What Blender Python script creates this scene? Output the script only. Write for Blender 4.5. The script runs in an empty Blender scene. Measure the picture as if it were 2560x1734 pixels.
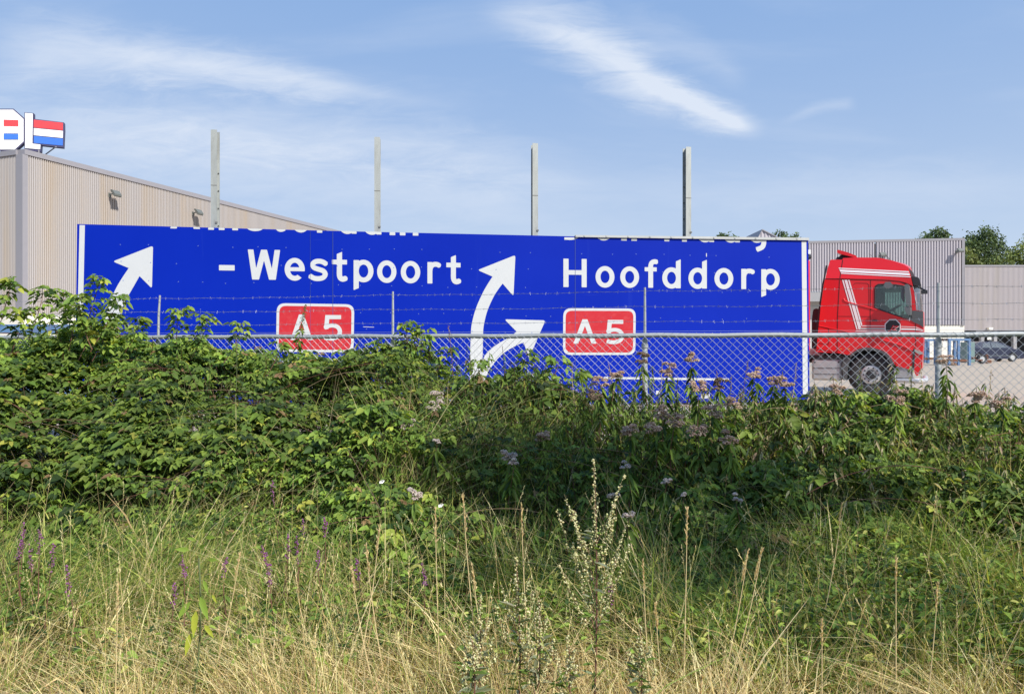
import bpy, math, random
import numpy as np
from mathutils import Vector, geometry
R = math.radians
random.seed(7)
rng = np.random.default_rng(11)
scene = bpy.context.scene
C = scene.collection

# ------------------------------------------------------------------ camera
F = 1790.0            # focal length in photo pixels (photo 2560 x 1734)
CZ = 1.1              # eye height above the yard
cam_d = bpy.data.cameras.new('camera')
cam_d.sensor_width = 36.0
cam_d.lens = 36.0 * F / 2560.0
cam_d.clip_start = 0.05
cam_d.clip_end = 3000
cam = bpy.data.objects.new('camera', cam_d)
cam.location = (0, 0, CZ)
cam.rotation_euler = (R(90), 0, 0)
C.objects.link(cam)
scene.camera = cam

# ------------------------------------------------------------------ light
SUN = Vector((0.886, -1.0, 1.186)).normalized()     # direction to the sun
sun_d = bpy.data.lights.new('sun', 'SUN')
sun_d.energy = 4.6
sun_d.angle = R(0.55)
sun_d.color = (1.0, 0.945, 0.86)
sun = bpy.data.objects.new('sun', sun_d)
sun.rotation_euler = SUN.to_track_quat('Z', 'Y').to_euler()
C.objects.link(sun)

scene.view_settings.view_transform = 'Standard'
scene.view_settings.look = 'None'
scene.view_settings.exposure = 0.42
scene.view_settings.gamma = 1.0
scene.view_settings.use_curve_mapping = False

world = bpy.data.worlds.new('World')
scene.world = world
world.use_nodes = True


class NT:
    """tiny helper for writing node maths"""
    def __init__(s, tree): s.t = tree
    def new(s, typ, **kw):
        n = s.t.nodes.new(typ)
        for k, v in kw.items(): setattr(n, k, v)
        return n
    def put(s, sock, v):
        if hasattr(v, 'links'): s.t.links.new(v, sock)
        else: sock.default_value = v
    def m(s, op, a, b=None, c=None, clamp=False):
        n = s.new('ShaderNodeMath', operation=op, use_clamp=clamp)
        s.put(n.inputs[0], a)
        if b is not None: s.put(n.inputs[1], b)
        if c is not None: s.put(n.inputs[2], c)
        return n.outputs[0]
    def mix(s, f, a, b, blend='MIX'):
        n = s.new('ShaderNodeMix', data_type='RGBA', blend_type=blend)
        s.put(n.inputs[0], f); s.put(n.inputs[6], a); s.put(n.inputs[7], b)
        return n.outputs[2]
    def noise(s, vec, scale, detail=4, rough=0.5, dist=0.0):
        n = s.new('ShaderNodeTexNoise')
        if vec is not None: s.t.links.new(vec, n.inputs['Vector'])
        n.inputs['Scale'].default_value = scale
        n.inputs['Detail'].default_value = detail
        n.inputs['Roughness'].default_value = rough
        n.inputs['Distortion'].default_value = dist
        return n.outputs[0]
    def ramp(s, v, lo, hi):
        n = s.new('ShaderNodeMapRange', interpolation_type='SMOOTHSTEP')
        s.put(n.inputs[0], v); n.inputs[1].default_value = lo; n.inputs[2].default_value = hi
        return n.outputs[0]
    def mapping(s, vec, scale=(1, 1, 1), rot=(0, 0, 0), loc=(0, 0, 0)):
        n = s.new('ShaderNodeMapping')
        s.t.links.new(vec, n.inputs[0])
        n.inputs['Scale'].default_value = scale; n.inputs['Rotation'].default_value = rot
        n.inputs['Location'].default_value = loc
        return n.outputs[0]


def build_world():
    t = world.node_tree
    t.nodes.clear()
    g = NT(t)
    sky = g.new('ShaderNodeTexSky', sky_type='NISHITA')
    sky.sun_disc = False
    sky.sun_elevation = math.asin(SUN.z)
    sky.sun_rotation = math.atan2(SUN.x, SUN.y)
    sky.altitude = 0
    sky.air_density = 1.0
    sky.dust_density = 1.6
    sky.ozone_density = 2.0
    co = g.new('ShaderNodeTexCoord').outputs['Generated']
    sep = g.new('ShaderNodeSeparateXYZ'); t.links.new(co, sep.inputs[0])
    x, y, z = sep.outputs
    yy = g.m('MAXIMUM', y, 0.15)
    u = g.m('DIVIDE', x, yy); v = g.m('DIVIDE', z, yy)
    cmb = g.new('ShaderNodeCombineXYZ')
    g.put(cmb.inputs[0], u); g.put(cmb.inputs[1], v)
    uv = cmb.outputs[0]
    n_fine = g.noise(g.mapping(uv, scale=(5, 22, 1), rot=(0, 0, R(24))), 1.9, 9, 0.68, 0.6)
    n_big = g.noise(uv, 3.2, 3, 0.5, 0.2)

    def band(ax, ay, bx, by, w0, w1, sag, soft0, soft1, warp):
        """streak of cirrus along a line, directions given as photo pixels"""
        a = ((ax - 1280) / F, (867 - ay) / F); b = ((bx - 1280) / F, (867 - by) / F)
        L = math.hypot(b[0] - a[0], b[1] - a[1]); d = ((b[0] - a[0]) / L, (b[1] - a[1]) / L)
        du = g.m('SUBTRACT', u, a[0]); dv = g.m('SUBTRACT', v, a[1])
        s = g.m('DIVIDE', g.m('ADD', g.m('MULTIPLY', du, d[0]), g.m('MULTIPLY', dv, d[1])), L)
        w = g.m('SUBTRACT', g.m('MULTIPLY', dv, d[0]), g.m('MULTIPLY', du, d[1]))
        w = g.m('ADD', w, g.m('MULTIPLY', g.m('SUBTRACT', n_big, 0.5), warp))
        w = g.m('SUBTRACT', w, g.m('MULTIPLY', g.m('SINE', g.m('MULTIPLY', s, math.pi)), sag / F))
        wid = g.m('ADD', w0 / F, g.m('MULTIPLY', s, (w1 - w0) / F))
        wid = g.m('MAXIMUM', wid, 2 / F)
        q = g.m('DIVIDE', g.m('ABSOLUTE', w), wid)
        q = g.m('ADD', q, g.m('MULTIPLY', g.m('SUBTRACT', n_fine, 0.5), 2.6))
        body = g.m('SUBTRACT', 1.0, g.ramp(q, -0.4, 2.0))
        ends = g.m('MULTIPLY', g.ramp(s, -soft0, soft0), g.m('SUBTRACT', 1.0, g.ramp(s, 1 - soft1, 1 + soft1 * 0.3)))
        return g.m('MULTIPLY', body, ends)

    parts = [
        (band(20, 108, 1090, 262, 72, 14, 12, 0.10, 0.30, 0.03), 0.50),
        (band(300, 160, 900, 215, 40, 20, 0, 0.3, 0.3, 0.03), 0.25),
        (band(1380, 40, 1900, 330, 66, 22, -30, 0.45, 0.14, 0.02), 0.85),
        (band(1560, 150, 1880, 328, 26, 12, -12, 0.4, 0.14, 0.015), 0.35),
        (band(1560, 60, 1860, 215, 44, 22, 12, 0.25, 0.2, 0.05), 0.22),
        (band(1250, 40, 1500, 110, 40, 30, 0, 0.3, 0.3, 0.02), 0.30),
        (band(1985, 295, 2140, 258, 9, 16, 6, 0.35, 0.2, 0.03), 0.26),
        (band(100, 290, 1500, 440, 75, 50, 20, 0.3, 0.3, 0.04), 0.42),
        (band(-100, 330, 1500, 560, 70, 70, 10, 0.3, 0.3, 0.04), 0.42),
        (band(1500, 480, 2700, 470, 50, 60, 0, 0.4, 0.4, 0.04), 0.28),
    ]
    tot = None
    for p, k in parts:
        q = g.m('MULTIPLY', p, k)
        tot = q if tot is None else g.m('ADD', tot, q)
    wisps = g.m('MULTIPLY', g.ramp(g.noise(g.mapping(uv, scale=(1.5, 7, 1), rot=(0, 0, R(8))), 1.3, 5, 0.55, 0.4), 0.45, 0.8), 0.25)
    tot = g.m('ADD', tot, wisps)
    tot = g.m('MULTIPLY', tot, g.ramp(y, 0.05, 0.35))
    tot = g.m('MINIMUM', tot, 0.9)
    zz = g.m('MAXIMUM', z, 0.0)
    haze = g.m('POWER', 2.718, g.m('MULTIPLY', zz, -3.5))
    air = g.mix(haze, (1.35, 3.1, 6.55, 1), (6.6, 7.35, 8.15, 1))
    base = g.mix(0.88, sky.outputs[0], air)
    col = g.mix(tot, base, (6.5, 7.1, 8.1, 1))
    bg = g.new('ShaderNodeBackground')
    t.links.new(col, bg.inputs[0]); bg.inputs[1].default_value = 0.088
    out = g.new('ShaderNodeOutputWorld'); t.links.new(bg.outputs[0], out.inputs[0])


build_world()


# ------------------------------------------------------------------ materials
def lin(c):
    return tuple(((v / 255) / 12.92 if v / 255 <= 0.04045 else ((v / 255 + 0.055) / 1.055) ** 2.4) for v in c) + (1,)


MATS = {}


def mat(name, base, rough=0.6, metal=0.0, spec=0.5, var=0.0, vscale=3.0, bump=0.0, bscale=40.0, coat=0.0,
        stretch=(1, 1, 1), dirt=None, dirt_amt=0.0, dirt_scale=2.0):
    if name in MATS: return MATS[name]
    m = bpy.data.materials.new(name); m.use_nodes = True
    t = m.node_tree; g = NT(t); b = t.nodes['Principled BSDF']
    b.inputs['Roughness'].default_value = rough
    b.inputs['Metallic'].default_value = metal
    b.inputs['Specular IOR Level'].default_value = spec
    b.inputs['Coat Weight'].default_value = coat
    b.inputs['Coat Roughness'].default_value = 0.08
    base = tuple(base) if len(base) == 4 else tuple(base) + (1,)
    co = g.mapping(g.new('ShaderNodeTexCoord').outputs['Object'], scale=stretch)
    col = base
    if var > 0:
        n = g.noise(co, vscale, 6, 0.6)
        k = g.m('ADD', g.m('MULTIPLY', g.m('SUBTRACT', n, 0.5), var * 2), 1.0)
        cc = g.new('ShaderNodeVectorMath', operation='SCALE'); cc.inputs[0].default_value = base[:3]
        t.links.new(k, cc.inputs['Scale']); col = cc.outputs[0]
        r = g.m('ADD', rough, g.m('MULTIPLY', g.m('SUBTRACT', n, 0.5), 0.25), clamp=True)
        t.links.new(r, b.inputs['Roughness'])
    if dirt is not None:
        dn = g.ramp(g.noise(co, dirt_scale, 8, 0.65, 0.4), 0.45, 0.75)
        col = g.mix(g.m('MULTIPLY', dn, dirt_amt), col, tuple(dirt)[:3] + (1,))
    g.put(b.inputs['Base Color'], col)
    if bump > 0:
        bn = g.new('ShaderNodeBump'); bn.inputs['Strength'].default_value = 1.0
        bn.inputs['Distance'].default_value = bump
        t.links.new(g.noise(co, bscale, 5, 0.6), bn.inputs['Height'])
        t.links.new(bn.outputs[0], b.inputs['Normal'])
    MATS[name] = m
    return m


def leaf_mat(name, trans=0.35, rough=0.45, spec=0.35):
    m = bpy.data.materials.new(name); m.use_nodes = True
    t = m.node_tree; g = NT(t); b = t.nodes['Principled BSDF']
    at = g.new('ShaderNodeAttribute', attribute_name='col')
    b.inputs['Roughness'].default_value = rough
    b.inputs['Specular IOR Level'].default_value = spec
    t.links.new(at.outputs['Color'], b.inputs['Base Color'])
    tr = g.new('ShaderNodeBsdfTranslucent')
    tc = g.mix(1.0, at.outputs['Color'], (1.5, 1.45, 0.6, 1), 'MULTIPLY')
    t.links.new(tc, tr.inputs[0])
    mx = g.new('ShaderNodeMixShader'); mx.inputs[0].default_value = trans
    t.links.new(b.outputs[0], mx.inputs[1]); t.links.new(tr.outputs[0], mx.inputs[2])
    t.links.new(mx.outputs[0], t.nodes['Material Output'].inputs[0])
    MATS[name] = m
    return m


def glass_mat(name, tint=(0.6, 0.7, 0.68), op=0.35):
    m = bpy.data.materials.new(name); m.use_nodes = True
    t = m.node_tree; g = NT(t)
    t.nodes.remove(t.nodes['Principled BSDF'])
    tr = g.new('ShaderNodeBsdfTransparent'); tr.inputs[0].default_value = tint + (1,)
    gl = g.new('ShaderNodeBsdfGlossy'); gl.inputs['Roughness'].default_value = 0.03
    fr = g.new('ShaderNodeFresnel'); fr.inputs[0].default_value = 1.5
    k = g.m('ADD', fr.outputs[0], 0.04)
    mx = g.new('ShaderNodeMixShader'); t.links.new(k, mx.inputs[0])
    t.links.new(tr.outputs[0], mx.inputs[1]); t.links.new(gl.outputs[0], mx.inputs[2])
    t.links.new(mx.outputs[0], t.nodes['Material Output'].inputs[0])
    MATS[name] = m
    return m


# ------------------------------------------------------------------ mesh helpers
class MB:
    def __init__(s): s.v = []; s.f = []
    def add(s, vs, fs):
        o = len(s.v); s.v += [tuple(p) for p in vs]; s.f += [tuple(i + o for i in f) for f in fs]
        return s
    def box(s, x0, x1, y0, y1, z0, z1):
        v = [(x, y, z) for z in (z0, z1) for y in (y0, y1) for x in (x0, x1)]
        return s.add(v, [(0, 2, 3, 1), (4, 5, 7, 6), (0, 1, 5, 4), (2, 6, 7, 3), (0, 4, 6, 2), (1, 3, 7, 5)])
    def cbox(s, x0, x1, y0, y1, z0, z1, c):
        """box with chamfered edges"""
        pts = []
        for X, sx in ((x0, 1), (x1, -1)):
            for Y, sy in ((y0, 1), (y1, -1)):
                for Z, sz in ((z0, 1), (z1, -1)):
                    pts += [(X + sx * c, Y + sy * c, Z), (X + sx * c, Y, Z + sz * c), (X, Y + sy * c, Z + sz * c)]
        import bmesh
        bm = bmesh.new()
        vs = [bm.verts.new(p) for p in pts]
        bmesh.ops.convex_hull(bm, input=vs)
        bmesh.ops.dissolve_limit(bm, angle_limit=0.01, verts=bm.verts, edges=bm.edges)
        bm.verts.index_update()
        s.add([v.co[:] for v in bm.verts], [tuple(v.index for v in f.verts) for f in bm.faces])
        bm.free()
        return s
    def tube(s, pts, r, n=6, cap=True):
        pts = [Vector(p) for p in pts]; rs = r if hasattr(r, '__len__') else [r] * len(pts)
        o = len(s.v)
        prev = None
        for i, p in enumerate(pts):
            d = (pts[min(i + 1, len(pts) - 1)] - pts[max(i - 1, 0)]).normalized()
            if prev is None:
                a = d.cross(Vector((0, 0, 1)))
                if a.length < 1e-3: a = d.cross(Vector((1, 0, 0)))
                a.normalize()
            else:
                a = (prev - d * prev.dot(d)).normalized()
            prev = a; b = d.cross(a)
            for k in range(n):
                t = 2 * math.pi * k / n
                s.v.append(tuple(p + (a * math.cos(t) + b * math.sin(t)) * rs[i]))
        for i in range(len(pts) - 1):
            for k in range(n):
                k2 = (k + 1) % n
                s.f.append((o + i * n + k, o + i * n + k2, o + (i + 1) * n + k2, o + (i + 1) * n + k))
        if cap:
            s.f.append(tuple(o + k for k in reversed(range(n))))
            s.f.append(tuple(o + (len(pts) - 1) * n + k for k in range(n)))
        return s
    def lathe(s, prof, c, axis='y', n=32):
        """prof: list of (radius, offset along axis)"""
        o = len(s.v)
        for r, a in prof:
            for k in range(n):
                t = 2 * math.pi * k / n
                s.v.append((c[0] + r * math.cos(t), c[1] + a, c[2] + r * math.sin(t)) if axis == 'y' else
                           (c[0] + r * math.cos(t), c[1] + r * math.sin(t), c[2] + a))
        for i in range(len(prof) - 1):
            for k in range(n):
                k2 = (k + 1) % n
                s.f.append((o + i * n + k, o + i * n + k2, o + (i + 1) * n + k2, o + (i + 1) * n + k))
        return s
    def prism(s, poly, place0, place1):
        """poly: 2-D points; place0/place1 map (u, v) to 3-D for the two faces"""
        n = len(poly)
        a = [tuple(place0(*p)) for p in poly]; b = [tuple(place1(*p)) for p in poly]
        tris = geometry.tessellate_polygon([[Vector((p[0], p[1], 0)) for p in poly]])
        fs = [t for t in tris] + [tuple(n + i for i in reversed(t)) for t in tris]
        fs += [(i, (i + 1) % n, n + (i + 1) % n, n + i) for i in range(n)]
        return s.add(a + b, fs)


def mesh_of(name, vs, fs):
    me = bpy.data.meshes.new(name)
    me.from_pydata([tuple(v) for v in vs], [], fs)
    me.update()
    return me


def fix_normals(me):
    import bmesh
    bm = bmesh.new(); bm.from_mesh(me)
    bmesh.ops.recalc_face_normals(bm, faces=bm.faces)
    bm.to_mesh(me); bm.free()


def obj(name, mb, m, parent=None, smooth=False, off=None, fix=True, angle=35):
    vs = mb.v if off is None else [(p[0] - off[0], p[1] - off[1], p[2] - off[2]) for p in mb.v]
    me = mesh_of(name, vs, mb.f)
    if fix: fix_normals(me)
    me.materials.append(m)
    if smooth:
        me.polygons.foreach_set('use_smooth', [True] * len(me.polygons))
        if hasattr(me, 'set_sharp_from_angle'): me.set_sharp_from_angle(angle=R(angle))
    o = bpy.data.objects.new(name, me); C.objects.link(o)
    if parent is not None: o.parent = parent
    return o


def tag(o, label=None, cat=None, group=None, kind=None):
    if label: o['label'] = label
    if cat: o['category'] = cat
    if group: o['group'] = group
    if kind: o['kind'] = kind
    return o


def thing(name, label, cat, loc=(0, 0, 0), rotz=0.0, group=None):
    o = bpy.data.objects.new(name, None); C.objects.link(o)
    o.empty_display_size = 0.2
    o.location = loc; o.rotation_euler = (0, 0, rotz)
    return tag(o, label, cat, group)


def dup(root, loc, rotz, label, scale=None):
    r = root.copy(); C.objects.link(r); r.location = loc; r.rotation_euler = (0, 0, rotz)
    r['label'] = label
    if scale: r.scale = (scale, scale, scale)
    for ch in list(root.children):
        c = ch.copy(); C.objects.link(c); c.parent = r
        for gch in list(ch.children):
            d = gch.copy(); C.objects.link(d); d.parent = c
    return r


def P(px, py, Y):
    return Vector(((px - 1280) / F * Y, Y, CZ + (867 - py) / F * Y))


# plain value noise for numpy
_tab = rng.random((64, 64))


def vnoise(x, y):
    x = np.asarray(x, float); y = np.asarray(y, float)
    xi = np.floor(x).astype(int); yi = np.floor(y).astype(int)
    fx = x - xi; fy = y - yi
    fx = fx * fx * (3 - 2 * fx); fy = fy * fy * (3 - 2 * fy)
    a = _tab[xi % 64, yi % 64]; b = _tab[(xi + 1) % 64, yi % 64]
    c = _tab[xi % 64, (yi + 1) % 64]; d = _tab[(xi + 1) % 64, (yi + 1) % 64]
    return (a * (1 - fx) + b * fx) * (1 - fy) + (c * (1 - fx) + d * fx) * fy


# ------------------------------------------------------------------ ground
def ground_z(x, y):
    """verge: low and flat by the camera, a bank up to the yard"""
    x = np.asarray(x, float); y = np.asarray(y, float)
    t = np.clip((y - 3.4) / 4.6, 0, 1); t = t * t * (3 - 2 * t)
    return -0.52 + 0.50 * t + (vnoise(x * 0.7 + 9, y * 0.7 + 4) - 0.5) * 0.10 * (1 - t)


M_soil = mat('soil', (0.07, 0.06, 0.035), 0.95, var=0.4, vscale=8, bump=0.02, bscale=30, dirt=(0.20, 0.17, 0.08), dirt_amt=0.7, dirt_scale=5)
M_yard = mat('yard_concrete', (0.42, 0.345, 0.265), 0.9, var=0.10, vscale=0.5, bump=0.002, bscale=60, dirt=(0.27, 0.235, 0.19), dirt_amt=0.6, dirt_scale=0.5, stretch=(.5, 1.6, 1))


def build_ground():
    xs = np.linspace(-40, 40, 121); ys = np.concatenate([np.linspace(-60, 0, 16), np.linspace(0.5, 8.6, 28)])
    X, Y = np.meshgrid(xs, ys); Z = ground_z(X, Y)
    Z[-1, :] = -0.02
    nx, ny = len(xs), len(ys)
    mb = MB(); mb.v = [tuple(p) for p in np.stack([X, Y, Z], -1).reshape(-1, 3)]
    mb.f = [(j * nx + i, j * nx + i + 1, (j + 1) * nx + i + 1, (j + 1) * nx + i) for j in range(ny - 1) for i in range(nx - 1)]
    o = obj('verge', mb, M_soil, smooth=True); tag(o, kind='structure')
    mb = MB()
    mb.add([(-900, 8.45, 0), (900, 8.45, 0), (900, 1500, 0), (-900, 1500, 0)], [(0, 1, 2, 3)])
    o = obj('yard_pavement', mb, M_yard, fix=False); tag(o, kind='structure')
    mb = MB()
    mb.add([(-900, -900, -0.62), (900, -900, -0.62), (900, 8.7, -0.62), (-900, 8.7, -0.62)], [(0, 1, 2, 3)])
    o = obj('field', mb, M_soil, fix=False); tag(o, kind='structure')


build_ground()

# ------------------------------------------------------------------ warehouses
M_cladL = mat('beige_cladding', (0.405, 0.378, 0.368), 0.5, var=0.12, vscale=1.1, stretch=(1, 1, 0.05), dirt=(0.42, 0.34, 0.25), dirt_amt=0.75, dirt_scale=0.8)
M_cladR = mat('grey_cladding', (0.45, 0.42, 0.45), 0.5, var=0.05, vscale=0.6, stretch=(1, 1, 0.06), dirt=(0.42, 0.38, 0.37), dirt_amt=0.4, dirt_scale=0.9)
M_cladB = mat('warm_grey_cladding', (0.44, 0.405, 0.41), 0.5, var=0.06, vscale=0.6, stretch=(1, 1, 0.06), dirt=(0.38, 0.34, 0.29), dirt_amt=0.5, dirt_scale=0.9)
M_trim = mat('grey_trim', (0.27, 0.26, 0.28), 0.45, var=0.05)
M_cream = mat('cream_plinth', (0.82, 0.78, 0.68), 0.8, var=0.04, vscale=1, dirt=(0.6, 0.56, 0.48), dirt_amt=0.3)
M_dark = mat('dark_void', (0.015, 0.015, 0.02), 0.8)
M_grey = mat('grey_concrete', (0.32, 0.32, 0.33), 0.8, var=0.1)
M_roof = mat('roof_felt', (0.14, 0.14, 0.15), 0.9, var=0.2)


def ribs(mb, p0, d, n_out, length, z0, z1, pitch, depth, duty=0.5):
    """trapezoid profile sheet from p0 along d; n_out is the outward normal"""
    n = int(length / pitch)
    pts = []
    for i in range(n):
        a = i * pitch
        for f, o in ((0.0, 0), (0.42, 0), (0.47, depth), (0.93, depth)):
            pts.append((a + f * pitch, o))
    pts.append((n * pitch, 0))
    vs = []
    for a, o in pts:
        x = p0[0] + d[0] * a + n_out[0] * o; y = p0[1] + d[1] * a + n_out[1] * o
        vs += [(x, y, z0), (x, y, z1)]
    mb.add(vs, [(2 * i, 2 * i + 2, 2 * i + 3, 2 * i + 1) for i in range(len(pts) - 1)])


def quad_box(mb, a, b, n_out, t0, t1, z0, z1):
    """box along wall line a-b between offsets t0..t1 out of the wall"""
    v = []
    for z in (z0, z1):
        for (p, t) in ((a, t0), (b, t0), (b, t1), (a, t1)):
            v.append((p[0] + n_out[0] * t, p[1] + n_out[1] * t, z))
    mb.add(v, [(0, 3, 2, 1), (4, 5, 6, 7), (0, 1, 5, 4), (1, 2, 6, 5), (2, 3, 7, 6), (3, 0, 4, 7)])


def build_left_warehouse():
    W0 = np.array([-22.53, 33.0]); d = np.array([0.384, 1.0]); d /= np.linalg.norm(d)
    n = np.array([d[1], -d[0]]); L = 46.0; top = CZ + 9.05
    base = (W0[0], W0[1], 0)
    t = thing('warehouse', 'long beige ribbed warehouse receding behind the left end of the blue sign', 'warehouse', base)
    W1 = W0 + d * L
    fd = -n * 26.0                       # front facade runs left and away
    mb = MB(); ribs(mb, W0, d, n, L, 2.62, top - 0.16, 0.105, 0.060)
    obj('cladding', mb, M_cladL, t, off=base, fix=False)
    mb = MB(); nf = -d
    F0 = W0 + (-n) * 26.0
    ribs(mb, F0, n, nf, 25.8, 2.62, top - 0.16, 0.105, 0.060)
    obj('cladding', mb, M_cladL, t, off=base, fix=False)
    mb = MB(); quad_box(mb, W0 + d * 0.0, W1, n, -0.30, 0.02 - 0.03, 0.0, 2.6)
    quad_box(mb, F0, W0 - n * 0.31, nf, -0.3, -0.01, 0.0, 2.6)
    obj('plinth', mb, M_cream, t, off=base)
    mb = MB(); quad_box(mb, W0, W1, n, -0.35, 0.10, top - 0.18, top + 0.06)
    quad_box(mb, F0, W0 - n * 0.36, nf, -0.35, 0.10, top - 0.18, top + 0.06)
    obj('roof_trim', mb, M_trim, t, off=base)
    mb = MB(); quad_box(mb, W0 - d * 0.09, W0 + d * 0.16, n, -0.35, 0.085, 2.55, top - 0.185)
    obj('corner_trim', mb, M_trim, t, off=base)
    mb = MB()
    q = [W0, W1, W1 - n * 26, W0 - n * 26]
    mb.add([(p[0], p[1], top - 0.2) for p in [W0 - n * .4 + d * .4, W1 - n * .4, W1 - n * 26, F0 + d * .4]], [(0, 1, 2, 3)])
    obj('roof', mb, M_roof, t, off=base)
    mb = MB(); quad_box(mb, W1 - n * 26, W1 - n * 0.36, d, -0.2, 0, 0, top - 0.2)
    obj('back_wall', mb, M_cladL, t, off=base)
    return W0, d, n, top


LW = build_left_warehouse()


def build_roof_signs():
    W0, d, n, top = LW
    red = mat('sign_red', (0.75, 0.05, 0.06), 0.45, var=0.03); blue = mat('sign_blue2', (0.04, 0.16, 0.62), 0.45, var=0.03)
    wh = mat('sign_white', (0.86, 0.86, 0.86), 0.5, var=0.02); edge = mat('sign_edge', (0.055, 0.05, 0.12), 0.5)
    # stands over the front facade, parallel to it: runs along +n
    S0 = P(62.3, 300, 33.25); Yb = 36.0
    ex = Vector((1.0, 0.36, 0)).normalized()
    dep = Vector((0, 0, 0)); nrm = Vector((ex.y, -ex.x, 0)).normalized() * -1
    if nrm.y > 0: nrm = -nrm

    def pl(px, py):
        k = nrm.dot(P(62, 300, Yb) - Vector((0, 0, CZ)))
        dr = Vector(((px - 1280) / F, 1, (867 - py) / F))
        q = Vector((0, 0, CZ)) + dr * (k / nrm.dot(dr))
        return q

    def extr(pts, t0, t1):
        mb = MB(); a = [pl(*p) for p in pts]
        nn = len(a)
        v = [tuple(p - nrm * (-t0)) for p in a] + [tuple(p - nrm * (-t1)) for p in a]
        tr = geometry.tessellate_polygon([[Vector((p[0], -p[1], 0)) for p in pts]])
        mb.add(v, list(tr) + [tuple(nn + i for i in reversed(q)) for q in tr] + [(i, (i + 1) % nn, nn + (i + 1) % nn, nn + i) for i in range(nn)])
        return mb
    # L
    base = pl(96, 378); base.z = top
    t = thing('roof_letter', 'white letter L with dark edges on the warehouse roof beside a flag panel', 'sign letter', base)
    Lp = [(61, 281), (83, 283), (82, 358), (102.5, 361), (101.5, 377), (61, 373)]
    obj('letter_body', extr([(61, 281), (84, 283), (83.5, 357), (103, 360), (102, 379), (100, 380), (61, 374.5)], -0.30, 0.0), edge, t, off=base)
    obj('letter_face', extr([(63, 283), (82, 284.7), (81, 359.5), (101.3, 362), (100.5, 373.5), (63, 370.5)], 0.004, 0.02), wh, t, off=base)
    mb = MB(); q = pl(97, 380)
    mb.tube([q + Vector((0, 0, 0.1)), Vector((q.x, q.y, top - 0.15))], 0.035, 8)
    obj('mast', mb, M_trim, t, off=base)
    # flag
    base = pl(120, 366); base.z = top
    t = thing('flag_sign', 'box sign with red, white and blue horizontal stripes on the warehouse roof', 'flag sign', base)
    obj('case', extr([(84.2, 297), (159.5, 306), (160, 325), (158, 369), (103.5, 363), (103.2, 360), (84.2, 357.3)], -0.30, -0.02), edge, t, off=base)
    for nm, a, b, m_ in (('red_stripe', (299.5, 307.5), (318.5, 325.5), red), ('white_stripe', (320.5, 327.5), (338, 345), wh), ('blue_stripe', (340, 347), (357.5, 364.2), blue)):
        obj(nm, extr([(84.4, a[0]), (157.3, a[1]), (156.9, b[1]), (84.2, b[0])], -0.018, -0.004), m_, t, off=base)
    mb = MB()
    q = pl(140, 367); mb.tube([q + nrm * 0.0 + Vector((0, 0, 0)), Vector((q.x, q.y, 0)) + Vector((-3.2, 1.5, top - 0.1))], 0.03, 8)
    obj('strut', mb, M_trim, t, off=base)
    # octagonal letter
    base = pl(20, 378); base.z = top
    t = thing('roof_letter', 'octagonal white letter O at the left edge with red, white and blue centre', 'sign letter', base)

    def octo(cx, cy, r, k=0.42):
        return [(cx + sx * a, cy + sy * b) for sx, sy, a, b in
                ((-1, -1, r, r * k), (-1, -1, r * k, r * 1.12), (1, -1, r * k, r * 1.12), (1, -1, r, r * k), (1, 1, r, r * k), (1, 1, r * k, r * 1.12), (-1, 1, r * k, r * 1.12), (-1, 1, r, r * k))]
    obj('letter_body', extr([(-25, 300), (-2, 272), (34, 272), (60.4, 295), (60.4, 357), (38, 377), (0, 377), (-25, 350)], -0.30, 0.0), edge, t, off=base)
    obj('letter_face', extr([(-23, 301), (0, 275), (33, 275), (59, 298), (59, 354), (37, 374), (0, 374), (-23, 349)], 0.004, 0.02), wh, t, off=base)
    for nm, a, b, m_ in (('red_stripe', 300, 316, red), ('white_stripe', 317, 334, wh), ('blue_stripe', 335, 349, blue)):
        obj(nm, extr([(10, a), (46.5, a + 1), (46.5, b), (10, b)], 0.03, 0.05), m_, t, off=base)
    mb = MB(); q = pl(20, 372); mb.tube([q - nrm * 0.1, Vector((q.x, q.y, top - 0.15)) - nrm * 0.1], 0.035, 8)
    obj('mast', mb, M_trim, t, off=base)


build_roof_signs()

M_lamp = mat('lamp_body', (0.13, 0.14, 0.13), 0.5, var=0.1)
M_lampg = mat('lamp_glass', (0.42, 0.43, 0.38), 0.15)


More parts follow.
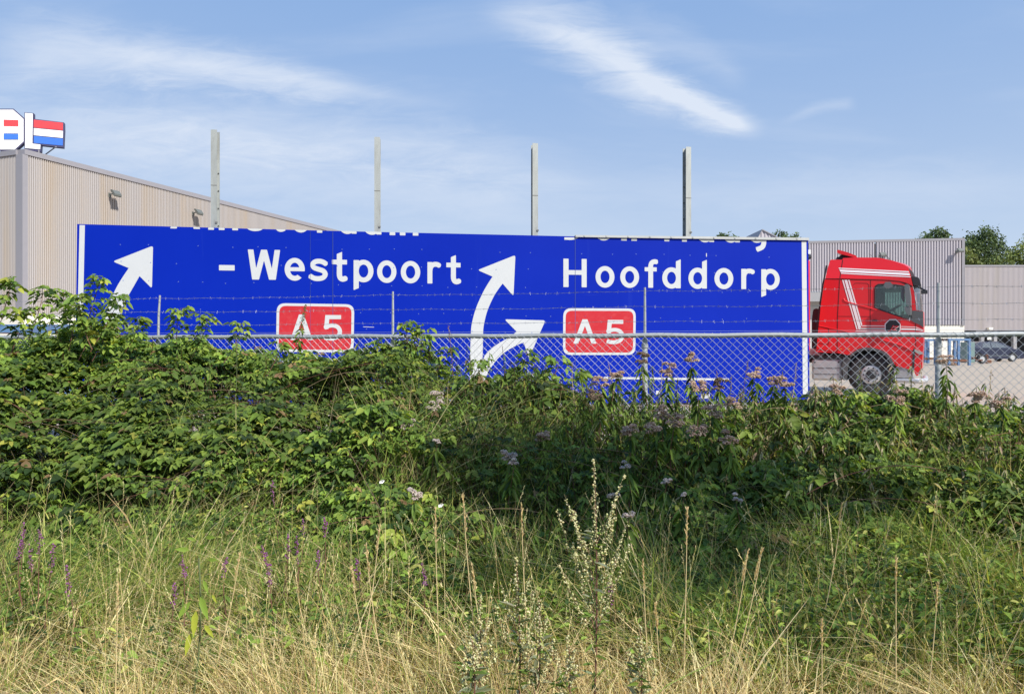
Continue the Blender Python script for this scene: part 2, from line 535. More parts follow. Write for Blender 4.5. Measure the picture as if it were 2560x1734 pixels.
def build_floodlights():
    # built once: mounting arm from the wall (local +x is out of the wall), tilted head
    def make(label, loc, rz):
        t = thing('floodlight', label, 'floodlight', loc, rz, 'floodlights on the warehouse walls')
        mb = MB(); mb.box(-0.02, 0.03, -0.08, 0.08, -0.12, 0.12)
        mb.box(0.03, 0.42, -0.025, 0.025, 0.02, 0.07)
        mb.box(0.10, 0.14, -0.02, 0.02, -0.10, 0.019)
        obj('bracket', mb, M_lamp, t)
        mb = MB(); c, s = math.cos(R(-50)), math.sin(R(-50))

        def w(x, z): return (0.46 + x * c - z * s, 0.05 - (-x * s) + z * c)
        prof = [(-0.20, -0.02), (-0.20, 0.05), (-0.12, 0.11), (0.16, 0.11), (0.22, 0.04), (0.22, -0.02)]
        mb.prism(prof, lambda a, b: (w(a, b)[0], -0.21, w(a, b)[1]), lambda a, b: (w(a, b)[0], 0.21, w(a, b)[1]))
        obj('head', mb, M_lamp, t)
        mb = MB(); g_ = [(-0.17, -0.035), (-0.17, -0.022), (0.19, -0.022), (0.19, -0.035)]
        mb.prism(g_, lambda a, b: (w(a, b)[0], -0.17, w(a, b)[1]), lambda a, b: (w(a, b)[0], 0.17, w(a, b)[1]))
        obj('lens', mb, M_lampg, t)
        return t
    W0, d, n, top = LW
    rz = math.atan2(n[1], n[0])

    def on_wall(px, py):
        dr = Vector(((px - 1280) / F, 1, (867 - py) / F)); nn = Vector((n[0], n[1], 0))
        k = nn.dot(Vector((W0[0], W0[1], 0)) + nn * 0.03) / nn.dot(dr)
        return Vector((0, 0, CZ)) + dr * k
    t = make('floodlight on the beige wall, nearer the left edge and the larger of the two', on_wall(273, 488), rz)
    dup(t, on_wall(481, 534), rz, 'smaller looking floodlight on the beige wall just left of the first tall post')
    dup(t, P(2392, 629, 59.8 - 0.05), R(-90), 'floodlight near the top right corner of the grey warehouse')
    dup(t, P(2199, 640, 60.4), R(-90), 'floodlight on the grey warehouse showing just above the red cab roof', 1.15)


def build_right_warehouses():
    A0 = np.array([743 / F * 61.5 - 1.6, 61.75]); A1 = np.array([1131 / F * 59.75, 59.75])
    d = (A1 - A0); L = np.linalg.norm(d); d /= L; n = np.array([d[1], -d[0]]); top = 10.12
    base = (A0[0], A0[1], 0)
    t = thing('warehouse', 'tall grey ribbed warehouse with cream base behind the red truck', 'warehouse', base)
    split = 7.0
    Sp = A0 + d * split
    mb = MB(); ribs(mb, A0, d, n, split, 5.85, top - 0.12, 0.215, 0.075)
    ribs(mb, Sp, d, n, L - split - 0.12, 2.95, top - 0.12, 0.215, 0.075)
    obj('cladding', mb, M_cladR, t, off=base, fix=False)
    mb = MB(); quad_box(mb, A0, A1, n, -0.3, 0.09, top - 0.14, top + 0.06)
    quad_box(mb, A1 - d * 0.22, A1, n, -0.1, 0.085, 2.9, top - 0.145)
    obj('edge_trim', mb, M_trim, t, off=base)
    mb = MB(); quad_box(mb, Sp, A1 - d * 0.0, n, -0.35, -0.02, 0, 2.93)
    obj('plinth', mb, M_cream, t, off=base)
    mb = MB(); quad_box(mb, A0, Sp - d * 0.01, n, -0.2, 0.02, 5.0, 5.83)
    obj('fascia', mb, M_grey, t, off=base)
    mb = MB(); quad_box(mb, A0, Sp - d * 0.01, n, -1.3, -1.1, 0, 5.4)
    obj('recessed_wall', mb, mat('pale_grey_wall', (0.5, 0.5, 0.49), 0.8, var=0.05), t, off=base)
    back = -n * 30
    mb = MB(); q = [A0 + back * 0.012, A1 + back * 0.012, A1 + back, A0 + back]
    mb.add([(p[0], p[1], top - 0.2) for p in q], [(0, 1, 2, 3)])
    obj('roof', mb, M_roof, t, off=base)
    mb = MB(); quad_box(mb, A1 + back, A1 + back * 0.0125, d, -0.2, 0, 0, top - 0.15)
    quad_box(mb, A0 + back, A0 + back * 0.0125, -d, -0.2, 0, 0, top - 0.15)
    obj('side_wall', mb, M_cladR, t, off=base)

    # second, farther one with dock openings
    B0 = np.array([1128 / F * 75, 75.0]); B1 = np.array([B0[0] + 26, 75.0]); d = np.array([1.0, 0]); n = np.array([0, -1.0]); top = 9.62
    base = (B0[0], B0[1], 0)
    t = thing('warehouse', 'lower ribbed warehouse at the far right with dark loading bays under it', 'warehouse', base)
    mb = MB(); ribs(mb, B0 + d * .01, d, n, 25.9, 2.82, top - 0.1, 0.13, 0.035)
    obj('cladding', mb, M_cladB, t, off=base, fix=False)
    mb = MB(); quad_box(mb, B0, B1, n, -0.3, 0.08, top - 0.12, top + 0.05)
    obj('roof_trim', mb, M_trim, t, off=base)
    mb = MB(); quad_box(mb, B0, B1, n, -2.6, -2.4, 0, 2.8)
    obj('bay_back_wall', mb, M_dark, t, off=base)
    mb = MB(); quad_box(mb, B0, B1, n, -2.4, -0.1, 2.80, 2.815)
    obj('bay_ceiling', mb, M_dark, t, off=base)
    for k, px in enumerate((2459, 2491, 2540)):
        x = (px - 1280) / F * 75
        mb = MB(); mb.box(x - 0.17, x + 0.17, 75.12, 75.5, 0, 2.795)
        obj('column', mb, M_grey, t, off=base)
    mb = MB(); quad_box(mb, B0 + d * 1.4, B0 + d * 3.0, n, -0.1, -0.06, 2.5, 2.79)
    obj('bay_fascia', mb, M_grey, t, off=base)
    q = P(2473, 821, 74.9)
    mb = MB(); mb.prism([(-0.24, 0.1), (0.24, 0.1), (0.17, -0.12), (-0.17, -0.12)], lambda a, b: (q.x + a, 74.6, q.z + b), lambda a, b: (q.x + a, 74.96, q.z + b))
    o = obj('wall_lamp', mb, mat('lamp_white', (0.85, 0.82, 0.7), 0.4)); tag(o, 'cream half-round wall lamp above the dark loading bays', 'wall lamp')
    q = P(2473, 846, 74.9)
    mb = MB(); mb.cbox(q.x - 0.21, q.x + 0.21, 74.86, 74.95, q.z - 0.14, q.z + 0.14, 0.02)
    o = obj('notice_plate', mb, mat('plate_white', (0.8, 0.8, 0.76), 0.6)); tag(o, 'small white plate hanging in the dark loading bay', 'plate')

    # gabled one far behind the sign
    base = tuple(P(1905, 867, 92)); base = (base[0], base[1], 0)
    t = thing('gabled_building', 'peak of a grey ribbed gable just above the sign, left of the truck', 'building', base)
    ap = P(1905, 576, 92); x0 = P(1894, 576, 92).x
    mb = MB()
    # ribs under a sloping edge
    x1 = P(2010, 576, 92).x; slope = (ap.z - P(1945, 596, 92).z) / (P(1945, 596, 92).x - ap.x)
    xs = np.arange(x0, x1, 0.12); vs = []
    for i, x in enumerate(xs):
        o_ = 0.0 if (i // 2) % 2 else 0.09
        zt = ap.z - slope * (x - ap.x) if x >= ap.x else ap.z - (ap.x - x) * 1.9
        vs += [(x, 92 - o_, 0.0), (x, 92 - o_, zt)]
    mb.add(vs, [(2 * i, 2 * i + 2, 2 * i + 3, 2 * i + 1) for i in range(len(xs) - 1)])
    obj('cladding', mb, M_cladR, t, off=base, fix=False)
    mb = MB()
    zr = ap.z - slope * (x1 - ap.x); zl = ap.z - (ap.x - x0) * 1.9
    poly = [(x0 - .05, zl), (x0 - .05, zl + .12), (ap.x, ap.z + .14), (x1, zr + .12), (x1, zr), (ap.x, ap.z)]
    mb.prism(poly, lambda a, b: (a, 91.8, b), lambda a, b: (a, 112, b))
    obj('roof', mb, M_trim, t, off=base)


build_right_warehouses()
build_floodlights()

# ------------------------------------------------------------------ glyphs (drawn as strokes, contoured on a grid)
ST = 0.093


def f_box(X, Y, x0, x1, y0, y1):
    return np.minimum(np.minimum(X - x0, x1 - X), np.minimum(Y - y0, y1 - Y))


def f_seg(X, Y, a, b, w):
    ax, ay = a; bx, by = b; L = math.hypot(bx - ax, by - ay); dx, dy = (bx - ax) / L, (by - ay) / L
    s = (X - ax) * dx + (Y - ay) * dy; t = (X - ax) * dy - (Y - ay) * dx
    return np.minimum(np.minimum(s, L - s), w / 2 - np.abs(t))


def f_stroke(X, Y, pts, w):
    r = None
    for a, b in zip(pts[:-1], pts[1:]):
        q = f_seg(X, Y, a, b, w); r = q if r is None else np.maximum(r, q)
    for p in pts[1:-1]:
        r = np.maximum(r, w / 2 - np.hypot(X - p[0], Y - p[1]))
    return r


def f_ring(X, Y, cx, cy, rx, ry, wx, wy):
    o = (1 - np.hypot((X - cx) / rx, (Y - cy) / ry)) * min(rx, ry)
    i = (1 - np.hypot((X - cx) / (rx - wx), (Y - cy) / (ry - wy))) * min(rx - wx, ry - wy)
    return np.minimum(o, -i)


def f_half(X, Y, a, b):
    """inside is left of a->b"""
    L = math.hypot(b[0] - a[0], b[1] - a[1])
    return ((b[0] - a[0]) * (Y - a[1]) - (b[1] - a[1]) * (X - a[0])) / L


U = np.maximum; I = np.minimum


def smooth_pts(pts, n=3):
    """Catmull-Rom"""
    p = [np.array(q, float) for q in pts]; p = [2 * p[0] - p[1]] + p + [2 * p[-1] - p[-2]]; out = []
    for i in range(1, len(p) - 2):
        for k in range(n):
            t = k / n
            out.append(tuple(0.5 * ((2 * p[i]) + (-p[i - 1] + p[i + 1]) * t + (2 * p[i - 1] - 5 * p[i] + 4 * p[i + 1] - p[i + 2]) * t * t + (-p[i - 1] + 3 * p[i] - 3 * p[i + 1] + p[i + 2]) * t ** 3)))
    out.append(tuple(p[-2])); return out


def glyph(ch):
    s = ST; xh = 0.39; cap = 0.53; k = s / 2
    bowl = lambda X, Y, cx: f_ring(X, Y, cx, 0.195, 0.178, 0.203, s, 0.086)
    if ch == 'o': return 0.356, lambda X, Y: bowl(X, Y, 0.178)
    if ch == 'e':
        def fe(X, Y):
            r = bowl(X, Y, 0.178)
            gap = I(I(X - 0.178, 0.165 - Y), f_half(X, Y, (0.178, 0.135), (0.36, 0.0)))
            return U(I(r, -gap), I(f_box(X, Y, 0.04, 0.352, 0.162, 0.232), 0.19 - np.hypot(X - 0.178, (Y - 0.195) * 0.8)))
        return 0.356, fe
    if ch == 's':
        pts = smooth_pts([(.318, .300), (.265, .336), (.195, .352), (.12, .340), (.078, .295), (.10, .238), (.18, .207), (.265, .178), (.302, .120), (.265, .062), (.185, .040), (.10, .048), (.022, .090)])
        return 0.350, lambda X, Y: f_stroke(X, Y, pts, 0.088)
    if ch == 't':
        pts = smooth_pts([(.1315, .20), (.1315, .12), (.148, .065), (.19, .042), (.250, .062)])
        return 0.265, lambda X, Y: U(U(I(f_box(X, Y, .085, .178, .12, .56), f_half(X, Y, (.178, .532), (.085, .492))), f_stroke(X, Y, pts, ST)), f_box(X, Y, 0, .265, .306, .39))
    if ch == 'p': return 0.356, lambda X, Y: U(I(f_box(X, Y, 0, s, -.2, xh), f_half(X, Y, (0, -.150), (s, -.112))), bowl(X, Y, 0.178))
    if ch == 'd': return 0.356, lambda X, Y: U(I(f_box(X, Y, .356 - s, .356, 0, .6), f_half(X, Y, (.356, .552), (.356 - s, .512))), bowl(X, Y, 0.178))
    if ch == 'a': return 0.356, lambda X, Y: U(f_box(X, Y, .356 - s, .356, 0, xh), bowl(X, Y, 0.178))
    if ch == 'g':
        pts = smooth_pts([(.31, .2), (.31, .05), (.305, -.03), (.27, -.095), (.17, -.14)])
        return 0.356, lambda X, Y: U(U(f_box(X, Y, .356 - s, .356, .1, xh), bowl(X, Y, 0.178)), f_stroke(X, Y, pts, ST))
    if ch == 'r':
        pts = smooth_pts([(.047, .22), (.062, .295), (.11, .343), (.175, .350), (.232, .325)])
        return 0.265, lambda X, Y: U(f_box(X, Y, 0, s, 0, xh), f_stroke(X, Y, pts, 0.088))
    if ch == 'f':
        pts = smooth_pts([(.1165, .30), (.1165, .42), (.140, .475), (.185, .496), (.235, .490)])
        return 0.235, lambda X, Y: U(U(f_box(X, Y, .07, .163, 0, .40), f_stroke(X, Y, pts, 0.09)), f_box(X, Y, 0, .232, .31, .388))
    if ch in 'nm':
        def arch(x0):
            return smooth_pts([(x0 + .047, .22), (x0 + .07, .305), (x0 + .13, .346), (x0 + .19, .335), (x0 + .215, .27), (x0 + .215, .18), (x0 + .215, 0)])
        a1 = arch(0); a2 = arch(.215)
        if ch == 'n': return 0.31, lambda X, Y: U(f_box(X, Y, 0, s, 0, xh), f_stroke(X, Y, a1, ST))
        return 0.53, lambda X, Y: U(U(f_box(X, Y, 0, s, 0, xh), f_stroke(X, Y, a1, ST)), f_stroke(X, Y, a2, ST))
    if ch == 'H': return 0.43, lambda X, Y: U(U(f_box(X, Y, 0, s + .002, 0, cap), f_box(X, Y, .43 - s, .43, 0, cap)), f_box(X, Y, .05, .38, .232, .318))
    if ch == 'D':
        pts = smooth_pts([(.04, .487), (.16, .487), (.27, .455), (.325, .37), (.335, .265), (.325, .16), (.27, .075), (.16, .043), (.04, .043)])
        return 0.382, lambda X, Y: U(f_box(X, Y, 0, s, 0, cap), f_stroke(X, Y, pts, .086))
    if ch == 'W':
        L = [((.042, .60), (.135, -.05)), ((.135, -.05), (.300, .60)), ((.268, .60), (.433, -.05)), ((.433, -.05), (.526, .60))]
        def fw(X, Y):
            r = None
            for a, b in L:
                q = f_seg(X, Y, a, b, .096); r = q if r is None else U(r, q)
            return I(I(r, Y), cap - Y)
        return 0.568, fw
    if ch == 'A':
        def fa(X, Y):
            r = U(f_seg(X, Y, (.03, -.08), (.245, .58), .09), f_seg(X, Y, (.43, -.08), (.215, .58), .09))
            return I(I(U(r, f_box(X, Y, .1, .36, .118, .198)), Y), cap - Y)
        return 0.46, fa
    if ch == '5':
        pts = smooth_pts([(.035, .262), (.12, .305), (.215, .312), (.30, .275), (.338, .19), (.31, .10), (.235, .052), (.14, .042), (.03, .062)])
        return 0.385, lambda X, Y: U(U(f_box(X, Y, .06, .36, .445, .53), f_seg(X, Y, (.092, .528), (.068, .24), .085)), f_stroke(X, Y, pts, .084))
    if ch == '-': return 0.28, lambda X, Y: f_box(X, Y, 0, .28, .155, .25)
    if ch == 'J':
        pts = smooth_pts([(.30, .50), (.26, .30), (.20, .12), (.12, .03), (.0, .02)])
        return 0.32, lambda X, Y: f_stroke(X, Y, pts, .09)
    if ch == 'Z': return 0.36, lambda X, Y: U(U(f_box(X, Y, .05, .40, .30, .38), f_box(X, Y, 0, .34, 0, .08)), I(f_seg(X, Y, (.36, .36), (.03, .02), .09), f_box(X, Y, 0, .4, 0, .38)))


def contour(f, x0, x1, y0, y1, cell):
    """marching squares -> triangles/quads (2-D verts, faces)"""
    nx = int((x1 - x0) / cell) + 2; ny = int((y1 - y0) / cell) + 2
    xs = x0 + np.arange(nx) * cell; ys = y0 + np.arange(ny) * cell
    X, Y = np.meshgrid(xs, ys); V = f(X, Y)
    ins = V > 0
    full = ins[:-1, :-1] & ins[1:, :-1] & ins[:-1, 1:] & ins[1:, 1:]
    anyi = ins[:-1, :-1] | ins[1:, :-1] | ins[:-1, 1:] | ins[1:, 1:]
    vs, fs = [], []
    for j in range(ny - 1):
        i = 0
        while i < nx - 1:
            if full[j, i]:
                k = i
                while k < nx - 1 and full[j, k]: k += 1
                o = len(vs); vs += [(xs[i], ys[j]), (xs[k], ys[j]), (xs[k], ys[j + 1]), (xs[i], ys[j + 1])]
                fs.append((o, o + 1, o + 2, o + 3)); i = k; continue
            if anyi[j, i]:
                c = [(i, j), (i + 1, j), (i + 1, j + 1), (i, j + 1)]; poly = []
                for a in range(4):
                    p, q = c[a], c[(a + 1) % 4]; vp, vq = V[p[1], p[0]], V[q[1], q[0]]
                    if vp > 0: poly.append((xs[p[0]], ys[p[1]]))
                    if (vp > 0) != (vq > 0):
                        t = vp / (vp - vq)
                        poly.append((xs[p[0]] + (xs[q[0]] - xs[p[0]]) * t, ys[p[1]] + (ys[q[1]] - ys[p[1]]) * t))
                if len(poly) >= 3:
                    o = len(vs); vs += poly; fs.append(tuple(range(o, o + len(poly))))
            i += 1
    return vs, fs


# ------------------------------------------------------------------ the big blue sign
SA = Vector((-7.46, 12.3, 0)); SB = Vector((5.79, 14.0, 0))
SD = (SB - SA).normalized(); SN = Vector((SD.y, -SD.x, 0))        # towards the camera
if SN.y > 0: SN = -SN


def S(px, py):
    dr = Vector(((px - 1280) / F, 1, (867 - py) / F)); k = SN.dot(SA) / SN.dot(dr)
    q = Vector((0, 0, CZ)) + dr * k
    return (q - SA).dot(SD), q.z


def SP(u, z, t=0.0):
    return SA + SD * u + Vector((0, 0, z)) + SN * t


def sign_film(name, vs, fs, m, parent, t, base):
    v = [tuple(SP(u, z, t) - Vector(base)) for u, z in vs]
    me = mesh_of(name, v, fs); me.materials.append(m)
    o = bpy.data.objects.new(name, me); C.objects.link(o); o.parent = parent
    return o


def f_poly(X, Y, poly):
    d = np.full(X.shape, 1e9); ins = np.zeros(X.shape, bool); n = len(poly)
    for i in range(n):
        ax, ay = poly[i]; bx, by = poly[(i + 1) % n]
        ex, ey = bx - ax, by - ay; L2 = ex * ex + ey * ey + 1e-12
        t = np.clip(((X - ax) * ex + (Y - ay) * ey) / L2, 0, 1)
        d = np.minimum(d, np.hypot(X - ax - ex * t, Y - ay - ey * t))
        c = ((ay > Y) != (by > Y)) & (X < (bx - ax) * (Y - ay) / (by - ay + 1e-12) + ax)
        ins ^= c
    return np.where(ins, d, -d)


def round_poly(pts, idx, r):
    """replace sharp corners idx by small arcs"""
    out = []; n = len(pts)
    for i, p in enumerate(pts):
        if i not in idx: out.append(p); continue
        a = Vector(pts[i - 1]); b = Vector(p); c = Vector(pts[(i + 1) % n])
        d1 = (a - b).normalized(); d2 = (c - b).normalized(); L = min(r, (a - b).length * .45, (c - b).length * .45)
        p0 = b + d1 * L; p2 = b + d2 * L
        for k in range(6):
            t = k / 5; out.append(tuple(p0 * (1 - t) ** 2 + b * 2 * t * (1 - t) + p2 * t * t))
    return out


def sign_materials():
    m = bpy.data.materials.new('sign_blue'); m.use_nodes = True
    t = m.node_tree; g = NT(t); b = t.nodes['Principled BSDF']
    co = g.new('ShaderNodeTexCoord').outputs['Object']
    n1 = g.noise(co, 0.5, 3, 0.5)
    base = g.mix(n1, (0.0, 0.013, 0.30, 1), (0.0, 0.019, 0.37, 1))
    sp = g.ramp(g.noise(co, 9, 8, 0.75, 0.5), 0.70, 0.80)              # specks and scuffs
    st = g.ramp(g.noise(g.mapping(co, scale=(3.5, 3.5, 0.12)), 2.0, 5, 0.7, 0.2), 0.62, 0.80)   # rain streaks
    sc = g.ramp(g.noise(g.mapping(co, scale=(0.6, 0.6, 30)), 1.2, 3, 0.6), 0.74, 0.78)
    base = g.mix(g.m('MULTIPLY', sp, 0.22), base, (0.22, 0.30, 0.62, 1))
    base = g.mix(g.m('MULTIPLY', st, 0.10), base, (0.12, 0.22, 0.7, 1))
    base = g.mix(g.m('MULTIPLY', sc, 0.10), base, (0.25, 0.35, 0.7, 1))
    t.links.new(base, b.inputs['Base Color'])
    b.inputs['Specular IOR Level'].default_value = 0.12
    r = g.m('ADD', 0.38, g.m('MULTIPLY', n1, 0.2)); t.links.new(r, b.inputs['Roughness'])
    MATS['sign_blue'] = m


sign_materials()
M_swhite = mat('retro_white', (0.52, 0.54, 0.55), 0.5, var=0.05, vscale=3, dirt=(0.42, 0.42, 0.40), dirt_amt=0.3, dirt_scale=3, spec=0.2)
M_sred = mat('retro_red', (0.47, 0.020, 0.030), 0.42, var=0.07, vscale=4, dirt=(0.7, 0.25, 0.22), dirt_amt=0.12, dirt_scale=9, spec=0.3)
M_alu = mat('aluminium_edge', (0.42, 0.43, 0.42), 0.5, metal=0.5, var=0.1)
M_galv = mat('galvanised', (0.36, 0.38, 0.365), 0.6, metal=0.3, var=0.22, vscale=5, dirt=(0.19, 0.185, 0.165), dirt_amt=0.7, dirt_scale=3.5, stretch=(1, 1, 0.35))


def build_sign():
    base = (SA + SD * 6.6); base = (base.x, base.y, 0.0)
    bl = MATS['sign_blue']
    t = thing('highway_sign', 'huge blue highway direction sign standing in the yard behind the fence', 'road sign', base)
    u_l0, z_l0 = S(192.8, 560)[0], S(192.8, 560)[1]
    # panels
    def panel(pts):
        uz = [S(*p) for p in pts]
        mb = MB(); mb.prism(uz, lambda a, b: SP(a, b, 0), lambda a, b: SP(a, b, -0.045))
        return obj('panel', mb, bl, t, off=base)
    yb = 1008
    panel([(192.8, 560), (832, 577.2), (832, yb), (186.5, yb + 3)])
    panel([(832.5, 577.2), (1437.7, 591), (1437.7, yb), (832.5, yb)])
    panel([(1438.3, 593.2), (2020.5, 601.5), (2024, yb - 4), (1438.3, yb)])
    # seams
    for px, y0 in ((832.2, 580), (1438, 595), (776, 578)):
        mb = MB(); a = S(px, y0); b_ = S(px, yb - 2); w = 0.004 if px != 776 else 0.002
        mb.prism([(a[0] - w, a[1]), (a[0] + w, a[1]), (b_[0] + w, b_[1]), (b_[0] - w, b_[1])], lambda p, q: SP(p, q, 0.004), lambda p, q: SP(p, q, 0.0055))
        obj('seam', mb, mat('seam_grey', (0.03, 0.06, 0.22), 0.6), t, off=base)
    # rail along the top of the right half
    a = S(1438, 588); b_ = S(2020.5, 595); c_ = S(2020.5, 601.3); d_ = S(1438, 593.0)
    mb = MB(); mb.prism([a, b_, c_, d_], lambda p, q: SP(p, q, 0.035), lambda p, q: SP(p, q, -0.06))
    rl = obj('top_rail', mb, M_alu, t, off=base)
    for k in range(11):
        mb = MB()
        f = (k + 0.4) / 11; u = a[0] + (b_[0] - a[0]) * f; z = (a[1] * (1 - f) + b_[1] * f) * .5 + (d_[1] * (1 - f) + c_[1] * f) * .5
        mb.prism([(u - .014, z - .014), (u + .014, z - .014), (u + .014, z + .014), (u - .014, z + .014)], lambda p, q: SP(p, q, 0.036), lambda p, q: SP(p, q, 0.042))
        obj('rail_screw', mb, M_galv, rl, off=base)
    # edge stripes
    for q in ([(199, 562.5), (212.4, 562.9), (204, 950), (190.5, 950)], [(2004, 603.2), (2015.6, 603.4), (2019.8, 985), (2007, 985)]):
        uz = [S(*p) for p in q]
        sign_film('edge_stripe', uz, [(3, 2, 1, 0)], M_swhite, t, 0.002, base)
    # little rivets
    r2 = random.Random(3); first = None; M_riv = mat('rivet', (0.12, 0.18, 0.48), 0.5)
    for px in range(300, 2000, 68):
        for py in (612, 655, 702, 770, 812):
            if r2.random() < 0.75:
                u, z = S(px + r2.uniform(-12, 12), py + (px - 300) * 0.018 + r2.uniform(-2, 2)); r_ = 0.007
                if first is None:
                    mb = MB(); mb.prism([(-r_, -r_), (r_, -r_), (r_, r_), (-r_, r_)], lambda p, q: SD * p + SN * 0.001 + Vector((0, 0, q)), lambda p, q: SD * p + SN * 0.005 + Vector((0, 0, q)))
                    o = first = obj('rivet', mb, M_riv, t)
                else:
                    o = first.copy(); C.objects.link(o); o.parent = t
                o.location = SP(u, z) - Vector(base)

    top_u0, top_z0 = S(193, 560.5); top_u1, top_z1 = S(1437, 591.5)
    tr_u0, tr_z0 = S(1438, 593.4); tr_u1, tr_z1 = S(2020, 601.8)

    def letter(ch, pxl, pxr, pyb, parent=None, m=M_swhite, scale=1.0, tt=0.003, clip=None, pyt=None):
        w, f = glyph(ch); uL, _ = S(pxl, pyb); uR, _ = S(pxr, pyb); zb = S((pxl + pxr) / 2, pyb)[1]
        kx = w / (uR - uL)
        def ff(X, Y):
            v = f((X - uL) * kx, (Y - zb) / scale)
            if clip is not None:
                (ua, za), (ub, zb2) = clip
                v = np.minimum(v, za + (zb2 - za) * (X - ua) / (ub - ua) - 0.002 - Y)
            return v
        vs, fs = contour(ff, uL - .02, uR + .02, zb - .2 * scale, zb + .60 * scale, 0.0085)
        return sign_film('letter', vs, fs, m, parent or t, tt, base)

    for ch, a, b_, y in (('-', 547.6, 586.7, 698), ('W', 619, 701, 699), ('e', 711.7, 762, 700.5), ('s', 771, 820, 702), ('t', 830, 867.5, 703.5), ('p', 884, 933.7, 704.5),
                         ('o', 942.8, 991, 706), ('o', 1002, 1050.6, 707), ('r', 1068.6, 1103.6, 708.6), ('t', 1115.8, 1151.4, 710),
                         ('H', 1408.4, 1466.6, 717.7), ('o', 1488.8, 1536, 717.9), ('o', 1550.5, 1597.6, 718.4), ('f', 1611.5, 1642, 719.1), ('d', 1655.6, 1701.6, 720.3),
                         ('d', 1721, 1767, 721), ('o', 1786, 1833, 721.6), ('r', 1853, 1887.7, 722.6), ('p', 1903, 1949, 723.4)):
        letter(ch, a, b_, y)
    cl = ((top_u0, top_z0), (top_u1, top_z1)); cr = ((tr_u0, tr_z0), (tr_u1, tr_z1))
    for ch, a, b_, y in (('A', 424, 502, 571.8), ('m', 520.5, 603.6, 575.2), ('s', 614, 664, 577.2), ('t', 674, 713, 579), ('e', 728, 776, 580.2), ('r', 792.5, 830, 582.1),
                         ('d', 845, 891.5, 584), ('a', 906, 953.6, 586), ('m', 974, 1054, 588.6)):
        letter(ch, a, b_, y, clip=cl)
    for ch, a, b_, y in (('D', 1410.7, 1455, 599.8), ('e', 1485, 1533, 600.2), ('n', 1553, 1599.5, 601.7), ('H', 1660.7, 1717, 603.6), ('a', 1740, 1785, 604.8), ('a', 1804.5, 1849.5, 605.6), ('g', 1869, 1915.5, 606)):
        letter(ch, a, b_, y, clip=(cl if a < 1430 else cr) if ch != 'D' else cr)

    # arrows
    def arrow(pts, rounded, r=0.05):
        uz = [S(*p) for p in pts]
        uz = round_poly(uz, rounded, r)
        vs = uz; tr = geometry.tessellate_polygon([[Vector((p[0], p[1], 0)) for p in uz]])
        return sign_film('arrow', vs, [tuple(q) for q in tr], M_swhite, t, 0.003, base)
    def sm(p): return [tuple(q) for q in smooth_pts(p, 5)]
    L1 = sm([(322, 670), (302, 700), (288, 725), (273.4, 758), (262, 800), (256, 850), (254, 960)])
    R1 = sm([(287, 960), (288, 860), (293, 818), (304, 776), (316, 748), (329, 725), (349, 690)])
    arrow([(382.8, 614), (282, 653.5)] + L1 + R1 + [(380, 721)], {0, 1, len(L1) + len(R1) + 2})
    L2 = sm([(1231.3, 691.3), (1218, 712), (1205.7, 734.3), (1189.7, 771), (1179.4, 809.8), (1177, 839.5), (1175, 900), (1174.5, 970)])
    R2 = sm([(1206.3, 900), (1207.6, 839.5), (1209.2, 814.4), (1218, 777.8), (1233, 743.5), (1245, 724), (1256.5, 708.7)])
    B1 = sm([(1206.3, 900), (1219.5, 878.4), (1247, 857.8), (1274.3, 842), (1291.5, 828.6)])
    B2 = sm([(1308.6, 855.5), (1283.5, 867), (1258.3, 883), (1240, 901.3), (1224, 924), (1214.9, 944.7), (1210, 970)])
    pts = [(1288.5, 637.5), (1194, 675)] + L2 + B2[::-1] + [(1322.8, 894), (1363.5, 800.5), (1261, 797.8)] + B1[::-1] + R2[1:] + [(1283.7, 740)]
    n1 = 2 + len(L2) + len(B2)
    arrow(pts, {0, 1, n1, n1 + 1, n1 + 2, len(pts) - 1})

    # route badges
    def badge(c, letters):
        (x0, y0), (x1, y1), (x2, y2), (x3, y3) = c            # tl tr br bl
        uz = [S(*p) for p in c]; e = thing('route_badge', None, None, base); e.parent = t; e.location = (0, 0, 0)
        del_keys = [k for k in ('label', 'category') if k in e]
        for k in del_keys: del e[k]
        outer = round_poly(uz, {0, 1, 2, 3}, 0.15)
        tr = geometry.tessellate_polygon([[Vector((p[0], p[1], 0)) for p in outer]])
        sign_film('badge_border', outer, [tuple(q) for q in tr], M_swhite, e, 0.003, base)
        cx = sum(p[0] for p in uz) / 4; cy = sum(p[1] for p in uz) / 4; w = 0.047
        inner = [(u + (w if u < cx else -w), z + (w if z < cy else -w)) for u, z in uz]
        inner = round_poly(inner, {0, 1, 2, 3}, 0.115)
        tr = geometry.tessellate_polygon([[Vector((p[0], p[1], 0)) for p in inner]])
        sign_film('badge_field', inner, [tuple(q) for q in tr], M_sred, e, 0.005, base)
        for l in letters: letter(l[0], l[1], l[2], l[3], parent=e, scale=0.862, tt=0.007)
    badge([(692, 757.5), (885.8, 760.5), (884, 881), (690, 879)], [('A', 724.7, 782.7, 849.8), ('5', 807, 856, 851)])
    badge([(1408.2, 770.3), (1589.4, 771), (1588.3, 887), (1407.3, 887)], [('A', 1432, 1492, 858.8), ('5', 1513, 1561, 860)])

    # lower white outlines that show through the plants
    def bar(x0, y0, x1, y1, th, nm='white_bar'):
        a, b_ = S(x0, y0), S(x1, y1); h = th / F * 13.3
        sign_film(nm, [(a[0], a[1]), (b_[0], b_[1]), (b_[0], b_[1] - h), (a[0], a[1] - h)], [(3, 2, 1, 0)], M_swhite, t, 0.003, base)
    bar(1509, 941.5, 1822, 945.5, 5.5)
    bar(655, 935, 962, 938, 5)
